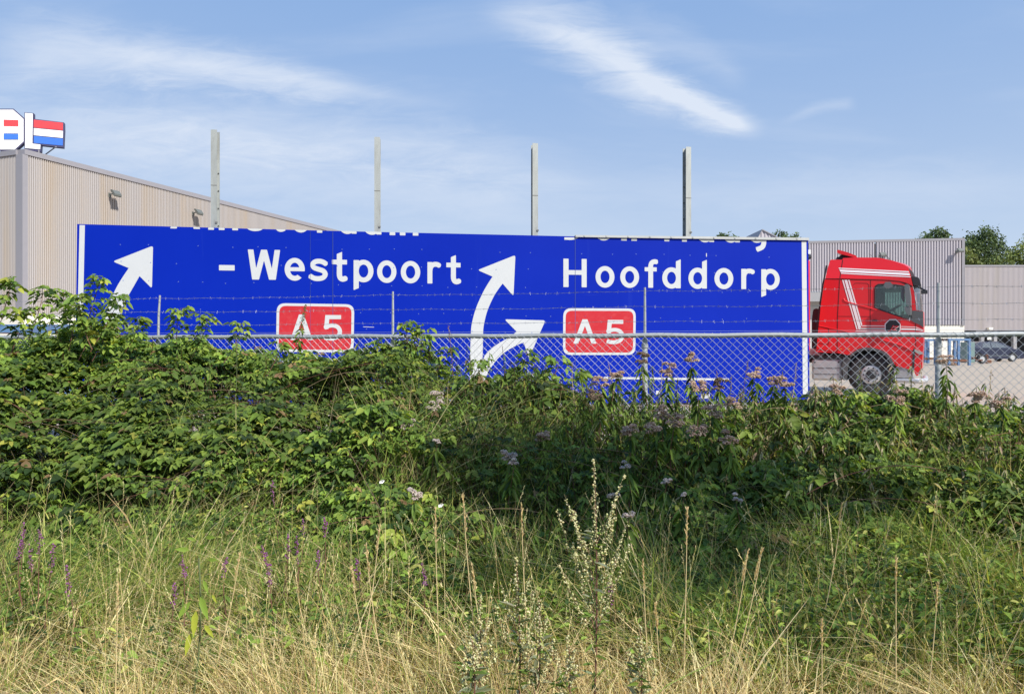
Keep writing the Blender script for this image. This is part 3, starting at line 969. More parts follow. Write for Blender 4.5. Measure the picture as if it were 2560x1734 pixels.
    for (x0, y0, x1, y1, th) in ((1640, 976, 1650, 976, 10), (1752, 984, 1774, 984, 12), (890, 968, 905, 968, 20), (870, 980, 890, 980, 22)):
        bar(x0, y0, x1, y1, th, 'white_mark')
    # pale scuffs
    for (x0, y0, x1, y1, th) in ((1765, 633, 1767, 633, 9), (908, 816, 935, 817, 1.2)):
        bar(x0, y0, x1, y1, th, 'scuff')


build_sign()


# ------------------------------------------------------------------ steel posts behind the sign
def build_posts():
    labels = ['leftmost tall galvanised steel post above the sign, bolt holes down its right edge',
              'second tall galvanised steel post from the left, standing over the word Westpoort',
              'third tall galvanised steel post, standing above the gap between both texts',
              'rightmost tall galvanised steel post, dark left side, above the word Hoofddorp']
    data = [(527.5, 323), (941.5, 341.5), (1342, 357), (1730, 366)]
    first = None
    for i, (px, py) in enumerate(data):
        u, _ = S(px, 867); loc = SP(u, 0, -0.18); loc.z = 0
        z = CZ + (867 - py) / F * loc.y
        if first is None:
            h = z; rz = math.atan2(SD.y, SD.x)
            t = thing('steel_post', labels[0], 'post', loc, rz, 'steel posts behind the blue sign'); first = t
            w = 0.052; dp = 0.17
            mb = MB(); mb.box(-w, w, -0.005, 0.005, 0, h - 0.01)
            o = obj('front_flange', mb, M_galv, t)
            mb = MB(); mb.box(-w, w, dp, dp + 0.01, 0, h); obj('rear_flange', mb, M_galv, t)
            mb = MB(); mb.box(-0.004, 0.004, 0.006, dp - 0.001, 0, h - 0.005); obj('web', mb, M_galv, t)
            for zz in (h - 1.0, h - 2.05):
                mb = MB(); mb.box(-w - .002, w + .002, -0.0075, -0.0055, zz - .006, zz + .006)
                obj('weld_seam', mb, mat('seam_dark', (0.16, 0.16, 0.15), 0.8), t)
            mb = MB(); mb.box(w * 0.55, w + 0.012, -0.02, -0.0076, 3.30, 3.33)
            obj('stop_bolt', mb, mat('seam_dark', (0.16, 0.16, 0.15), 0.8), t)
            for k in range(5):
                mb = MB(); zz = h - 0.75 - k * 0.42 * 0.75
                mb.lathe([(0.0, dp - 0.012), (0.012, dp - 0.012), (0.012, dp - 0.0005)], (w * 0.62, 0, zz), 'y', 8)
                mb.lathe([(0.0, dp - 0.012), (0.012, dp - 0.012), (0.012, dp - 0.0005)], (-w * 0.62, 0, zz), 'y', 8)
                obj('bolt', mb, mat('bolt_dark', (0.05, 0.05, 0.05), 0.5), t)
        else:
            r = dup(first, loc, rz, labels[i]); r.scale = (1, 1, z / h)


build_posts()

# ------------------------------------------------------------------ chain link fence
M_wire = mat('fence_wire', (0.40, 0.42, 0.45), 0.45, metal=0.4, var=0.1)
M_pole = mat('fence_pole', (0.37, 0.39, 0.39), 0.55, metal=0.3, var=0.15, vscale=8, dirt=(0.3, 0.31, 0.29), dirt_amt=0.6, dirt_scale=5)


def fence_pt(px):
    """point on the fence line seen at photo column px"""
    x = px - 1280; Y = 1.0 / (0.1373 + 1.546e-5 * x)
    return Vector((x / F * Y, Y, 0))


FA = fence_pt(0); FB = fence_pt(2560); FD = (FB - FA).normalized(); FN = Vector((FD.y, -FD.x, 0))


def build_fence():
    A = FA - FD * 3.0; B = FB + FD * 3.0; L = (B - A).length
    rail_z = CZ + 0.112
    t = thing('chain_link_fence', 'galvanised chain-link fence with three strands of barbed wire above its rail', 'fence', tuple(A))
    mb = MB(); n = 60
    mb.tube([A + FD * (L * i / n) + Vector((0, 0, rail_z + 0.004 * math.sin(i * 1.7))) for i in range(n + 1)], 0.0235, 12)
    obj('top_rail', mb, M_pole, t, smooth=True, off=A)
    # posts
    cols = [388, 978, 1612, 2351]
    us = [(fence_pt(c) - A).dot(FD) for c in cols]; sp = (us[-1] - us[0]) / 3
    us = [us[0] - sp] + us + [us[-1] + sp]
    for i, u in enumerate(us):
        p = A + FD * u; gz = float(ground_z(p.x, p.y))
        q = p - FN * 0.035 * (-1 if True else 1)
        mb = MB(); q = p + FN * -0.05
        mb.tube([(q.x, q.y, gz - 0.3), (q.x, q.y, rail_z - 0.05), (q.x, q.y, rail_z - 0.03)], [0.027, 0.027, 0.022], 14)
        obj('post', mb, M_pole, t, smooth=True, off=A)
        mb = MB(); lean = 0.0 if i != 1 else 0.02
        mb.tube([(q.x, q.y, rail_z - 0.08), (q.x + lean * 0.3, q.y, rail_z + 0.25), (q.x + lean, q.y + 0.0, rail_z + 0.475)], [0.015, 0.013, 0.0105], 6)
        obj('post_extension', mb, M_pole, t, off=A)
        mb = MB(); mb.lathe([(0.024, -0.02), (0.034, -0.02), (0.034, 0.02), (0.024, 0.02)], (q.x, q.y, rail_z - 0.10), 'z', 12)
        obj('clamp', mb, M_pole, t, off=A)
    # mesh: flattened zigzag wires hooked over one another
    mb = MB(); w = 0.0375; hh = 0.0375; z_top = rail_z + 0.024
    nW = int(L / w); rr = 0.0018
    rg = random.Random(5)
    vs = []; fs = []
    def seg(p, q):
        o = len(vs); d = (q - p).normalized(); a = FN * rr; b = d.cross(FN) * rr
        for c in (p, q): vs.extend([c + a, c + b, c - a, c - b])
        for k in range(4): fs.append((o + k, o + (k + 1) % 4, o + 4 + (k + 1) % 4, o + 4 + k))
    for i in range(nW):
        u0 = i * w; p = A + FD * u0; zb = float(ground_z(p.x, p.y)) - 0.02
        if p.x > 0.4: zb = max(zb, 0.0)
        nS = int((z_top - zb) / hh)
        for j in range(nS):
            side = (j + i) % 2; z0 = z_top - j * hh; z1 = z0 - hh
            ua = u0 + (0 if side == 0 else w); ub = u0 + (w if side == 0 else 0)
            off = 0.0025
            oa = FN * (0.026 if j < 3 else 0.022); 
            wob = 0.006 * math.sin(u0 * 2.3 + z0 * 3) + 0.004 * math.sin(u0 * 7.1 - z0 * 5)
            pa = A + FD * ua + Vector((0, 0, z0)) + oa + FN * wob; pb = A + FD * ub + Vector((0, 0, z1)) + oa + FN * wob
            if j == 0: pa = pa + FN * -0.012
            # the two halves of a zigzag lie in slightly different planes
            if side: pa += FN * 0.002; pb += FN * 0.002
            seg(pa, pb)
    mb.add(vs, fs)
    o = obj('wire_mesh', mb, M_wire, t, off=A, fix=False); o['kind'] = 'stuff'
    # tension wire just above/below the rail
    mb = MB(); mb.tube([A + Vector((0, 0, rail_z + 0.045)) + FN * .03, B + Vector((0, 0, rail_z + 0.038)) + FN * .03], 0.0014, 4)
    obj('tension_wire', mb, M_wire, t, off=A)
    # barbed wires
    heights = (rail_z + 0.437, rail_z + 0.285, rail_z + 0.14)
    for k, hz in enumerate(heights):
        mb = MB(); n = 420
        pts = []
        for i in range(n + 1):
            f = i / n; u = L * f
            ph = (u - us[0]) / sp; sag = -0.010 * math.sin(math.pi * (ph - math.floor(ph))) + 0.003 * math.sin(u * 9 + k * 2)
            pts.append(A + FD * u + FN * 0.015 * -1 + Vector((0, 0, hz + sag)))
        for st in range(2):
            q = [p + Vector((0, 0, 0.0022 * math.sin(i * 1.9 + st * math.pi))) + FN * 0.0022 * math.cos(i * 1.9 + st * math.pi) for i, p in enumerate(pts)]
            mb.tube(q, 0.0011, 3, cap=False)
        u = 0.03
        while u < L:
            i = int(u / L * n); c = pts[i]
            for s_ in (-1, 1):
                d = Vector((rg.uniform(-.3, .3), rg.uniform(-1, 1), rg.uniform(-1, 1))).normalized() * 0.016
                mb.tube([c - d + FD * 0.004 * s_, c + d + FD * 0.004 * s_], 0.0011, 3, cap=False)
            u += 0.10 + rg.uniform(-.02, .02)
        o = obj('barbed_wire', mb, M_wire, t, off=A, fix=False)


build_fence()

# ------------------------------------------------------------------ red tractor unit
TA = R(30); TH = Vector((math.cos(TA), -math.sin(TA), 0)); TL = Vector((math.sin(TA), math.cos(TA), 0))
TP = Vector((897 / F * 16.0, 16.0, 0))


def TM(px, py, d=0.0):
    dr = Vector(((px - 1280) / F, 1, (867 - py) / F)); o = TP + TL * d
    k = o.dot(TL) / dr.dot(TL); q = Vector((0, 0, CZ)) + dr * k
    return (q - TP).dot(TH), q.z


def build_truck():
    M_red = mat('truck_red', (0.66, 0.016, 0.022), 0.35, var=0.05, vscale=2, coat=0.35, spec=0.3)
    M_w = mat('decal_white', (0.80, 0.80, 0.80), 0.4); M_g = mat('decal_grey', (0.45, 0.43, 0.43), 0.4)
    M_blk = mat('black_plastic', (0.025, 0.026, 0.03), 0.55, var=0.2); M_dg = mat('dark_grey_plastic', (0.085, 0.09, 0.095), 0.55, var=0.15)
    M_groove = mat('groove', (0.05, 0.004, 0.006), 0.8); M_tyre = mat('rubber', (0.028, 0.028, 0.030), 0.8, var=0.3, vscale=6)
    M_rim = mat('rim_silver', (0.55, 0.56, 0.56), 0.4, metal=0.4, var=0.12, vscale=6); M_tank = mat('tank_silver', (0.55, 0.56, 0.57), 0.38, metal=0.45, var=0.1)
    M_gl = glass_mat('cab_glass', (0.62, 0.74, 0.70)); M_bz = mat('mirror_grey', (0.13, 0.14, 0.145), 0.4, var=0.1)
    t = thing('tractor_unit', 'red truck cab with white stripes parked right of the blue sign', 'truck', TP, -TA)

    def uz(pts, d=0.0): return [TM(px, py, d) for px, py in pts]
    W = 2.46

    def side(poly, hole=None, y=0.0, th=0.03, ins=None):
        """flat panel with optional hole, thickness th inward"""
        loops = [[Vector((p[0], p[1], 0)) for p in poly]]
        if hole: loops.append([Vector((p[0], p[1], 0)) for p in hole])
        allp = [p for l in loops for p in l]; tr = geometry.tessellate_polygon(loops); n = len(allp)
        yy = (lambda z: y + (ins(z) if ins else 0.0))
        sgn = 1 if y < 1 else -1
        v = [(p.x, y + sgn * (ins(p.y) if ins else 0), p.y) for p in allp] + [(p.x, y + sgn * (th + (ins(p.y) if ins else 0)), p.y) for p in allp]
        fs = list(tr) + [tuple(n + i for i in reversed(q)) for q in tr]
        s0 = 0
        for l in loops:
            m = len(l)
            fs += [(s0 + i, s0 + (i + 1) % m, n + s0 + (i + 1) % m, n + s0 + i) for i in range(m)]; s0 += m
        mb = MB(); mb.add(v, fs); return mb

    low = [(2040.3, 880), (2046.6, 815.3), (2052, 763.6), (2060.5, 706), (2062.5, 697.5), (2100, 697.8), (2150, 699), (2176, 699.8), (2220, 701.5), (2250.7, 704.5), (2268, 710), (2281, 717.5),
           (2287, 741), (2290, 775), (2308, 778), (2308.7, 815), (2308.7, 850), (2308, 866.7), (2306.6, 883.5), (2305, 920), (2298, 928), (2294, 939), (2290, 939), (2284, 925), (2262, 920), (2238, 914),
           (2231, 900), (2220, 885), (2206, 875.5), (2185, 869.5), (2164, 868), (2146, 871.6), (2134.6, 878.6), (2123.5, 887.6), (2092.7, 882)]
    win = [(2187.4, 768), (2187.8, 722), (2189.5, 715), (2196, 711), (2213, 710.8), (2240, 712.2), (2258, 715), (2268.8, 719.5), (2273, 737), (2278.5, 774), (2280, 795.5), (2270, 796), (2257.7, 794.3), (2221.3, 781.7)]
    up = [(2063, 695.8), (2069, 665.7), (2074.5, 648.5), (2077, 647.5), (2104, 647.5), (2106.7, 643.3), (2138.8, 641.8), (2193.4, 642.6), (2207, 644.7), (2229.7, 650), (2257.7, 659.4), (2270, 666.4),
          (2277, 692), (2282.8, 715.5), (2268.5, 708), (2250.7, 702.8), (2220, 699.8), (2176, 698), (2150, 697.3), (2100, 696)]
    lo = uz(low); wi = uz(win); upz = uz(up)
    ins_up = lambda z: max(0, z - 2.62) * 0.26
    o = obj('cab_side', side(lo, wi, 0.0), M_red, t)
    o = obj('cab_side', side(lo, wi, W), M_red, t)
    # skin joining both sides (back, underside, front)
    def skin(pts, y0=0.03, y1=W - 0.03, closed=False, bulge=None, inz=None):
        mb = MB(); n = len(pts); S_ = 7; vs = []
        for p in pts:
            for j in range(S_):
                f = j / (S_ - 1); k = inz(p[1]) if inz else 0
                y = (y0 + k) + (y1 - y0 - 2 * k) * f
                b = (1 - (2 * f - 1) ** 4) if bulge else 0
                bx, bz = bulge(p) if bulge else (0, 0)
                vs.append((p[0] + bx * b, y, p[1] + bz * b))
        fs = [(i * S_ + j, (i + 1) * S_ + j, (i + 1) * S_ + j + 1, i * S_ + j + 1) for i in range(n - 1) for j in range(S_ - 1)]
        mb.add(vs, fs); return mb
    obj('back_panel', skin(lo[:5]), M_red, t, smooth=True, fix=False)
    obj('front_panel', skin(lo[14:22], bulge=lambda p: (0.02, 0)), M_red, t, smooth=True, fix=False)
    # roof fairing
    obj('roof_fairing', side(upz, None, 0.0, 0.03, ins_up), M_red, t)
    obj('roof_fairing', side(upz, None, W, 0.03, ins_up), M_red, t)
    obj('roof', skin(upz[:13], y0=0.03, y1=W - 0.03, inz=ins_up, bulge=lambda p: (0.05 if p[0] > 0.6 else 0, 0.05 if p[1] > 2.8 else 0)), M_red, t, smooth=True, fix=False)
    obj('floor', MB().box(lo[0][0] + .02, lo[20][0] - .05, 0.04, W - 0.04, 1.22, 1.26), M_blk, t)
    # windscreen and pillars
    a0 = TM(2284, 714); a1 = TM(2290, 775.5)
    mb = MB(); vs = []; S_ = 9
    for p in (a0, ((a0[0] + a1[0]) / 2 + .015, (a0[1] + a1[1]) / 2), a1):
        for j in range(S_):
            f = j / (S_ - 1); b = 1 - abs(2 * f - 1) ** 2.6
            vs.append((p[0] + 0.13 * b, 0.02 + (W - 0.04) * f, p[1]))
    mb.add(vs, [(i * S_ + j, (i + 1) * S_ + j, (i + 1) * S_ + j + 1, i * S_ + j + 1) for i in range(2) for j in range(S_ - 1)])
    obj('windscreen', mb, M_gl, t, smooth=True, fix=False)
    obj('side_window', side(wi, None, 0.012, 0.004), M_gl, t)
    obj('side_window', side(wi, None, W - 0.012, 0.004), M_gl, t)

    def plate(name, pts, m, y0, y1, d=0.0, parent=t, chamf=False):
        q = uz(pts, d); mb = MB(); mb.prism(q, lambda a, b: (a, y0, b), lambda a, b: (a, y1, b))
        return obj(name, mb, m, parent)
    # window seal
    mb = MB(); q = wi + [wi[0]]
    mb.tube([(p[0], 0.0, p[1]) for p in q], 0.017, 6, cap=False)
    obj('window_seal', mb, M_blk, t)
    # dark lower corner of window + grey corner panel
    plate('corner_panel', [(2277, 776.5), (2290, 776), (2308.3, 778.4), (2308.8, 818), (2300, 812), (2286, 806), (2274, 799), (2262, 795.5), (2278, 795)], M_dg, -0.012, -0.001)
    plate('visor_base', [(2270.5, 667), (2283, 680), (2286.5, 692), (2277.5, 692)], M_dg, 0.11, W - 0.11)
    plate('sun_visor', [(2277, 690), (2290, 690.5), (2297, 693.5), (2303, 711), (2300, 715), (2290, 713.5), (2284, 712.5)], M_blk, 0.10, W - 0.10)
    mb = MB(); a = TM(2296, 716); b_ = TM(2316, 726)
    mb.tube([(a[0], 0.25, a[1]), (b_[0], 0.1, b_[1])], 0.018, 6); mb.box(b_[0] - .10, b_[0] + .02, 0.0, 0.22, b_[1] - .06, b_[1] + .01)
    obj('front_mirror', mb, M_blk, t)
    # door mirrors (two housings on arms)
    def mirror(y_sign, y):
        q = uz([(2262, 714), (2269, 712), (2273, 716), (2277, 742), (2277.5, 765), (2273, 768), (2266, 760), (2263, 740)])
        mb = MB(); mb.prism(q, lambda a, b: (a, y - .10, b), lambda a, b: (a + .015, y + .10, b)); obj('mirror', mb, M_bz, t)
        q = uz([(2262, 768), (2272, 766), (2277, 770), (2277, 788), (2271, 789), (2263, 778)])
        mb = MB(); mb.prism(q, lambda a, b: (a, y - .09, b), lambda a, b: (a + .015, y + .09, b)); obj('mirror', mb, M_bz, t)
    mirror(-1, -0.16); mirror(1, W + 0.16)
    plate('mirror_bracket', [(2254, 722), (2260, 718), (2262, 750), (2260, 757), (2256, 752), (2253, 740)], M_bz, -0.13, -0.03)
    mb = MB(); a = TM(2270, 722); mb.tube([(a[0], -0.02, a[1]), (a[0], -0.16, a[1])], 0.02, 6); a = TM(2272, 772); mb.tube([(a[0], -0.02, a[1]), (a[0], -0.16, a[1])], 0.02, 6)
    obj('mirror_arm', mb, M_blk, t)
    plate('roof_lamp_badge', [(2209, 714), (2213, 705), (2226, 704.5), (2232, 712), (2231, 718), (2221, 722), (2211, 719)], M_bz, -0.022, -0.018 + .016)
    plate('window_sticker', [(2252, 783), (2257, 777), (2261, 780), (2256, 786)], mat('sticker', (0.5, 0.6, 0.2), 0.6), 0.03, 0.034)
    # grooves
    def line(pts, w, m=M_groove, y=-0.0035, d=0.0, name='shut_line', ins=None):
        q = uz(pts, d); mb = MB()
        for (a, b) in zip(q[:-1], q[1:]):
            A_, B_ = Vector((a[0], a[1])), Vector((b[0], b[1])); n_ = (B_ - A_).normalized(); n_ = Vector((-n_.y, n_.x)) * w / 2
            c = [A_ + n_, B_ + n_, B_ - n_, A_ - n_]
            i_ = [(ins(p.y) if ins else 0) for p in c]
            vs = [(p.x, y + k, p.y) for p, k in zip(c, i_)] + [(p.x, y + 0.003 + k, p.y) for p, k in zip(c, i_)]
            mb.add(vs, [(0, 1, 2, 3), (7, 6, 5, 4), (0, 1, 5, 4), (1, 2, 6, 5), (2, 3, 7, 6), (3, 0, 4, 7)])
        return obj(name, mb, m, t)
    line([(2105.5, 648), (2099.5, 697)], 0.016, ins=ins_up)
    line([(2099, 699), (2093.8, 790), (2092.7, 880)], 0.016)
    line([(2176.6, 700.5), (2175.5, 780), (2175.2, 846)], 0.011)
    line([(2288, 779), (2289.6, 866)], 0.012)
    line([(2133, 712), (2139, 707.6), (2167, 708), (2172, 712), (2172.5, 745), (2171, 766)], 0.008)
    line([(2094, 790.5), (2175, 791)], 0.008); line([(2063, 697), (2098, 698)], 0.014); line([(2101, 698.4), (2176, 699.4), (2220, 701), (2250.7, 704), (2280, 716.5)], 0.016, y=-0.004)
    line([(2047, 815), (2070, 821), (2071.5, 823), (2071.5, 857), (2070, 861), (2042, 857)], 0.011)
    line([(2094, 826), (2094, 826.01), (2120, 832), (2150, 842), (2175, 845)], 0.006)
    line([(2041, 873), (2092, 880)], 0.012)
    # sharp creases that catch the light
    M_cr = M_red
    def crease(pts, r, y=-0.002):
        q = uz(pts); mb = MB(); mb.tube([(p[0], y, p[1]) for p in q], r, 6); return obj('crease', mb, M_cr, t, smooth=True)
    crease([(2109, 746), (2113, 752.5), (2141.6, 761.5), (2176, 770), (2221, 783.5), (2257, 795.5)], 0.014)
    crease([(2176, 842), (2205, 849), (2245, 860), (2282, 875)], 0.02)
    crease([(2047, 814), (2092, 823), (2140, 834)], 0.010)
    # decals
    def stripe(pts, m=M_w, y=-0.006, ins=None, name='stripe'):
        q = uz(pts); n = len(q)
        v = [(p[0], y + (ins(p[1]) if ins else 0), p[1]) for p in q]
        me = mesh_of(name, v, [tuple(range(n))]); me.materials.append(m); o = bpy.data.objects.new(name, me); C.objects.link(o); o.parent = t
    k = 7.153
    def q_(l, oy=600): return [(2020 + a / k, oy + b / k) for a, b in l]
    for l in ([(540, 490), (1800, 556), (1806, 574), (551, 508)], [(556, 524), (1812, 592), (1824, 630), (578, 564)], [(583, 580), (1830, 650), (1836, 666), (592, 598)]):
        stripe(q_(l), ins=ins_up, y=-0.007)
    for l in ([(610, 712), (634, 712), (888, 1596), (866, 1596)], [(652, 712), (700, 712), (950, 1560), (985, 1596), (905, 1596)], [(718, 712), (742, 712), (972, 1510), (950, 1530)]):
        stripe(q_(l))
    stripe(q_([(950, 238), (1385, 240), (1385, 252), (962, 252)], 780)); stripe(q_([(925, 276), (1385, 276), (1385, 312), (950, 312)], 780), M_g)
    stripe(q_([(860, 330), (1385, 328), (1385, 338), (850, 342)], 780))
    stripe(q_([(1665, 252), (1920, 262), (1920, 272), (1665, 262)], 780)); stripe(q_([(1930, 262), (2062, 320), (2062, 330), (1930, 274)], 780))
    stripe(q_([(1665, 288), (1920, 292), (1920, 318), (1665, 314)], 780), M_w); stripe(q_([(1930, 292), (2058, 336), (2058, 342), (1930, 320)], 780), M_w)
    plate('door_handle', [(2181, 799), (2193, 799.5), (2193, 803), (2181, 802.5)], M_blk, -0.03, -0.002)
    for px in (2100, 2120): plate('side_marker', [(px, 871), (px + 5, 871.4), (px + 5, 873.4), (px, 873)], mat('amber', (.7, .25, .03), .3), -0.012, -0.001)
    # octagonal emblem
    cx, cy = 2020 + 1515 / k, 780 + 268 / k
    def octo(r): return [(cx + r * math.cos(R(22.5 + 45 * i)), cy + r * math.sin(R(22.5 + 45 * i))) for i in range(8)]
    e = plate('emblem', octo(21.5), M_w, -0.012, -0.001)
    q = uz(octo(19)); mb = MB(); mb.prism(q, lambda a, b: (a, -0.016, b), lambda a, b: (a, -0.0125, b)); obj('emblem_field', mb, M_blk, e)
    for ch, x0, x1, y, m_, yy in (('J', 2219, 2230, 829, M_w, -0.019), ('Z', 2228.5, 2243, 827, M_w, -0.019), ('J', 2220, 2230, 828.2, MATS['truck_red'], -0.022), ('Z', 2229.5, 2242, 826.2, MATS['truck_red'], -0.022)):
        w, f = glyph(ch); uL, zb = TM(x0, y); uR, _ = TM(x1, y); kk = w / (uR - uL); sc = 0.27 if ch == 'Z' else 0.27
        vs, fs = contour(lambda X, Y: f((X - uL) * kk - (Y - zb) * kk * 0.25, (Y - zb) / sc), uL - .05, uR + .08, zb - .02, zb + .22, 0.004)
        me = mesh_of('emblem_letter', [(a, yy, b) for a, b in vs], fs); me.materials.append(m_); oo = bpy.data.objects.new('emblem_letter', me); C.objects.link(oo); oo.parent = e
    # roof deflector
    plate('roof_deflector', [(2089, 622), (2092, 620.3), (2115, 626.5), (2137, 635), (2139.5, 640), (2135, 640.6), (2118, 636), (2090, 628.6)], M_red, 0.30, W - 0.30)
    plate('deflector_stay', [(2093, 634), (2098, 631), (2104, 632), (2132, 640.5), (2108, 642), (2104, 647), (2096, 647), (2088, 641)], M_blk, 0.5, W - 0.5)
    plate('deflector_motor', [(2081, 640), (2084, 634), (2095, 633), (2096, 641)], M_dg, 0.7, 1.1)
    # horns / beacons / aerials on the roof
    for px, py in ((2199, 641), (2204, 642)):
        a = TM(px, py); mb = MB(); mb.tube([(a[0], 0.5, a[1]), (a[0] + .01, 0.5, a[1] + .07)], [.03, .015], 8); obj('roof_horn', mb, M_dg, t)
    a = TM(2183, 641); b_ = TM(2169, 628); mb = MB(); mb.tube([(a[0], 0.4, a[1]), (b_[0], 0.4, b_[1])], 0.004, 4); obj('aerial', mb, M_blk, t)
    a = TM(2231, 651); b_ = TM(2208, 628); mb = MB(); mb.tube([(a[0], 0.4, a[1]), (b_[0], 0.4, b_[1])], 0.004, 4); mb.tube([(a[0] - .06, .4, a[1] + .0), (a[0] - .09, .4, a[1] + .10)], [.03, .005], 6); obj('aerial', mb, M_blk, t)
    # dark rear deflector, stack, chassis
    plate('rear_deflector', [(2064, 663), (2068.5, 663), (2059.5, 706), (2051, 764), (2045.5, 815), (2039.5, 872), (2035.5, 872), (2042, 800), (2048, 757), (2055, 712)], M_blk, 0.02, 0.06)
    plate('air_intake', [(2027, 776), (2029, 771), (2036, 769), (2043, 771), (2046, 776), (2042, 815), (2038, 872), (2024, 871), (2024, 800)], M_blk, 0.35, 0.95)
    plate('catwalk', [(2010, 871), (2040, 871), (2052, 884), (2052, 888), (2010, 887)], M_tank, 0.3, 2.1)
    mb = MB(); a = TM(2060, 893)
    for y in (0.75, 1.55): mb.box(-5.0, 0.9, y, y + 0.09, 0.72, 0.98)
    obj('chassis_beam', mb, M_blk, t)
    plate('sill_beam', [(2024, 888), (2112, 888), (2112, 895), (2024, 895)], M_blk, 0.05, 0.25)
    # tank
    a = TM(2028, 896); b_ = TM(2104, 952); mb = MB(); mb.cbox(a[0], b_[0], 0.06, 0.72, b_[1], a[1], 0.05)
    tk = obj('fuel_tank', mb, M_tank, t)
    for px in (2036, 2096):
        c = TM(px, 905); mb = MB(); mb.lathe([(0, .052), (.022, .052), (.022, .06)], (c[0], 0, c[1]), 'y', 10); obj('tank_fastener', mb, M_blk, tk)
    mb = MB()
    for py in (919, 934):
        c = TM(2028, py); mb.box(a[0] + .03, b_[0] - .03, 0.052, 0.0595, c[1] - .006, c[1] + .006)
    obj('tank_rib', mb, M_dg, tk)
    # mudguards
    c = TM(2177, 937); cxw, czw = c; r0 = 0.60

    def arc_strip(a0, a1, r_in, r_out, y0, y1, name, m):
        mb = MB(); n = 16; ip = []; 
        for i in range(n + 1):
            an = R(a0 + (a1 - a0) * i / n); ip.append((math.cos(an), math.sin(an)))
        poly = [(cxw + c_[0] * r_out, czw + c_[1] * r_out) for c_ in ip] + [(cxw + c_[0] * r_in, czw + c_[1] * r_in) for c_ in reversed(ip)]
        mb.prism(poly, lambda a, b: (a, y0, b), lambda a, b: (a, y1, b)); return obj(name, mb, m, t, smooth=True)
    arch = uz([(2238, 914), (2231, 900), (2220, 885), (2206, 875.5), (2185, 869.5), (2164, 868), (2146, 871.6), (2134.6, 878.6), (2123.5, 887.6)])
    inn = uz([(2127, 893), (2137, 883.5), (2148, 877.5), (2165, 874.5), (2184, 876), (2203, 882), (2215, 891), (2225, 905), (2231, 918)])
    mb = MB(); mb.prism(arch + inn, lambda a, b: (a, -0.03, b), lambda a, b: (a, 0.10, b)); obj('wheel_arch', mb, M_dg, t)
    mb = MB(); n = len(arch)
    mb.add([(p[0], 0.05, p[1]) for p in arch] + [(p[0], 0.75, p[1]) for p in arch], [(i, i + 1, n + i + 1, n + i) for i in range(n - 1)])
    mb.box(cxw - 0.55, cxw + 0.5, 0.72, 0.74, 0.5, 1.2)
    obj('wheel_well', mb, M_blk, t)
    plate('mudguard', [(2108, 893), (2127, 893), (2120, 915), (2117, 950), (2108, 950), (2105, 915)], M_dg, 0.02, 0.5)
    # wheels (front pair and rear pair behind the sign)
    def wheel(x, y0, sgn):
        e = bpy.data.objects.new('wheel', None); C.objects.link(e); e.parent = t; e.location = (x, y0, 0.478)
        Rt = 0.478
        prof = [(0.27, 0.02), (0.30, 0.0), (0.36, -0.005), (0.43, 0.01), (Rt - .012, 0.04), (Rt, 0.07), (Rt, 0.24), (Rt - .012, 0.27), (0.40, 0.30), (0.27, 0.29)]
        mb = MB(); mb.lathe([(r, a * sgn) for r, a in prof], (0, 0, 0), 'y', 40); obj('tyre', mb, M_tyre, e, smooth=True)
        mb = MB(); mb.lathe([(r, a * sgn) for r, a in [(0.285, 0.015), (0.272, 0.012), (0.262, 0.05), (0.25, 0.09), (0.20, 0.075)]], (0, 0, 0), 'y', 40)
        obj('rim_barrel', mb, M_dg, e, smooth=True)
        mb = MB(); mb.lathe([(r, a * sgn) for r, a in [(0.215, 0.075), (0.205, 0.035), (0.19, 0.025), (0.12, 0.025), (0.105, 0.035), (0.10, 0.06), (0.0, 0.065)]], (0, 0, 0), 'y', 40)
        obj('rim', mb, M_rim, e, smooth=True)
        mb = MB(); mb.lathe([(r, a * sgn) for r, a in [(0.098, 0.058), (0.096, -0.01), (0.075, -0.03), (0.0, -0.032)]], (0, 0, 0), 'y', 24)
        obj('hub', mb, M_blk, e, smooth=True)
        mb = MB()
        for i in range(10):
            an = 2 * math.pi * i / 10; mb.lathe([(0, 0.018 * sgn - .0), (0.017, 0.018 * sgn), (0.02, 0.026 * sgn)], (math.cos(an) * 0.153, 0, math.sin(an) * 0.153), 'y', 8)
        obj('wheel_nuts', mb, M_blk, e)
        return e
    wheel(cxw, 0.03, 1); wheel(cxw, W - 0.03, -1); wheel(cxw - 3.7, 0.03, 1); wheel(cxw - 3.7, W - 0.03, -1)
    # front lower: dark gap, lights, bumper
    plate('corner_gap', [(2281.5, 876), (2287, 868), (2288, 876), (2285.5, 925), (2280.5, 925)], M_blk, -0.010, -0.002)
    plate('headlight', [(2286, 872), (2292, 874), (2306.5, 881), (2307, 885.5), (2296, 885), (2287, 878.5)], mat('headlight_glass', (0.45, 0.44, 0.40), 0.15, metal=0.3), -0.02, 0.25)
    plate('bumper_skirt', [(2241, 917), (2280, 922), (2282, 945), (2241, 943)], M_grey, 0.02, 0.3)
    mb = MB(); a = TM(2236, 950); b_ = TM(2300, 952)
    mb.tube([(a[0], 0.08, a[1]), (b_[0] - .03, 0.06, b_[1]), (b_[0] + .05, 0.16, b_[1]), (b_[0] + .10, 0.4, b_[1]), (b_[0] + .10, W - .4, b_[1])], 0.06, 10)
    obj('bumper_bar', mb, M_tank, t, smooth=True)
    a = TM(2237, 925); mb = MB(); mb.tube([(a[0], 0.02, a[1]), (a[0], 0.02, a[1] - .22)], 0.025, 8); obj('step_post', mb, M_tank, t)
    # inside
    a = TM(2200, 775)
    mb = MB(); mb.cbox(a[0] - .30, a[0] + .12, 1.5, 2.05, 1.3, 2.1, .06); mb.cbox(a[0] - .35, a[0] - .15, 1.5, 2.05, 2.1, 2.75, .06)
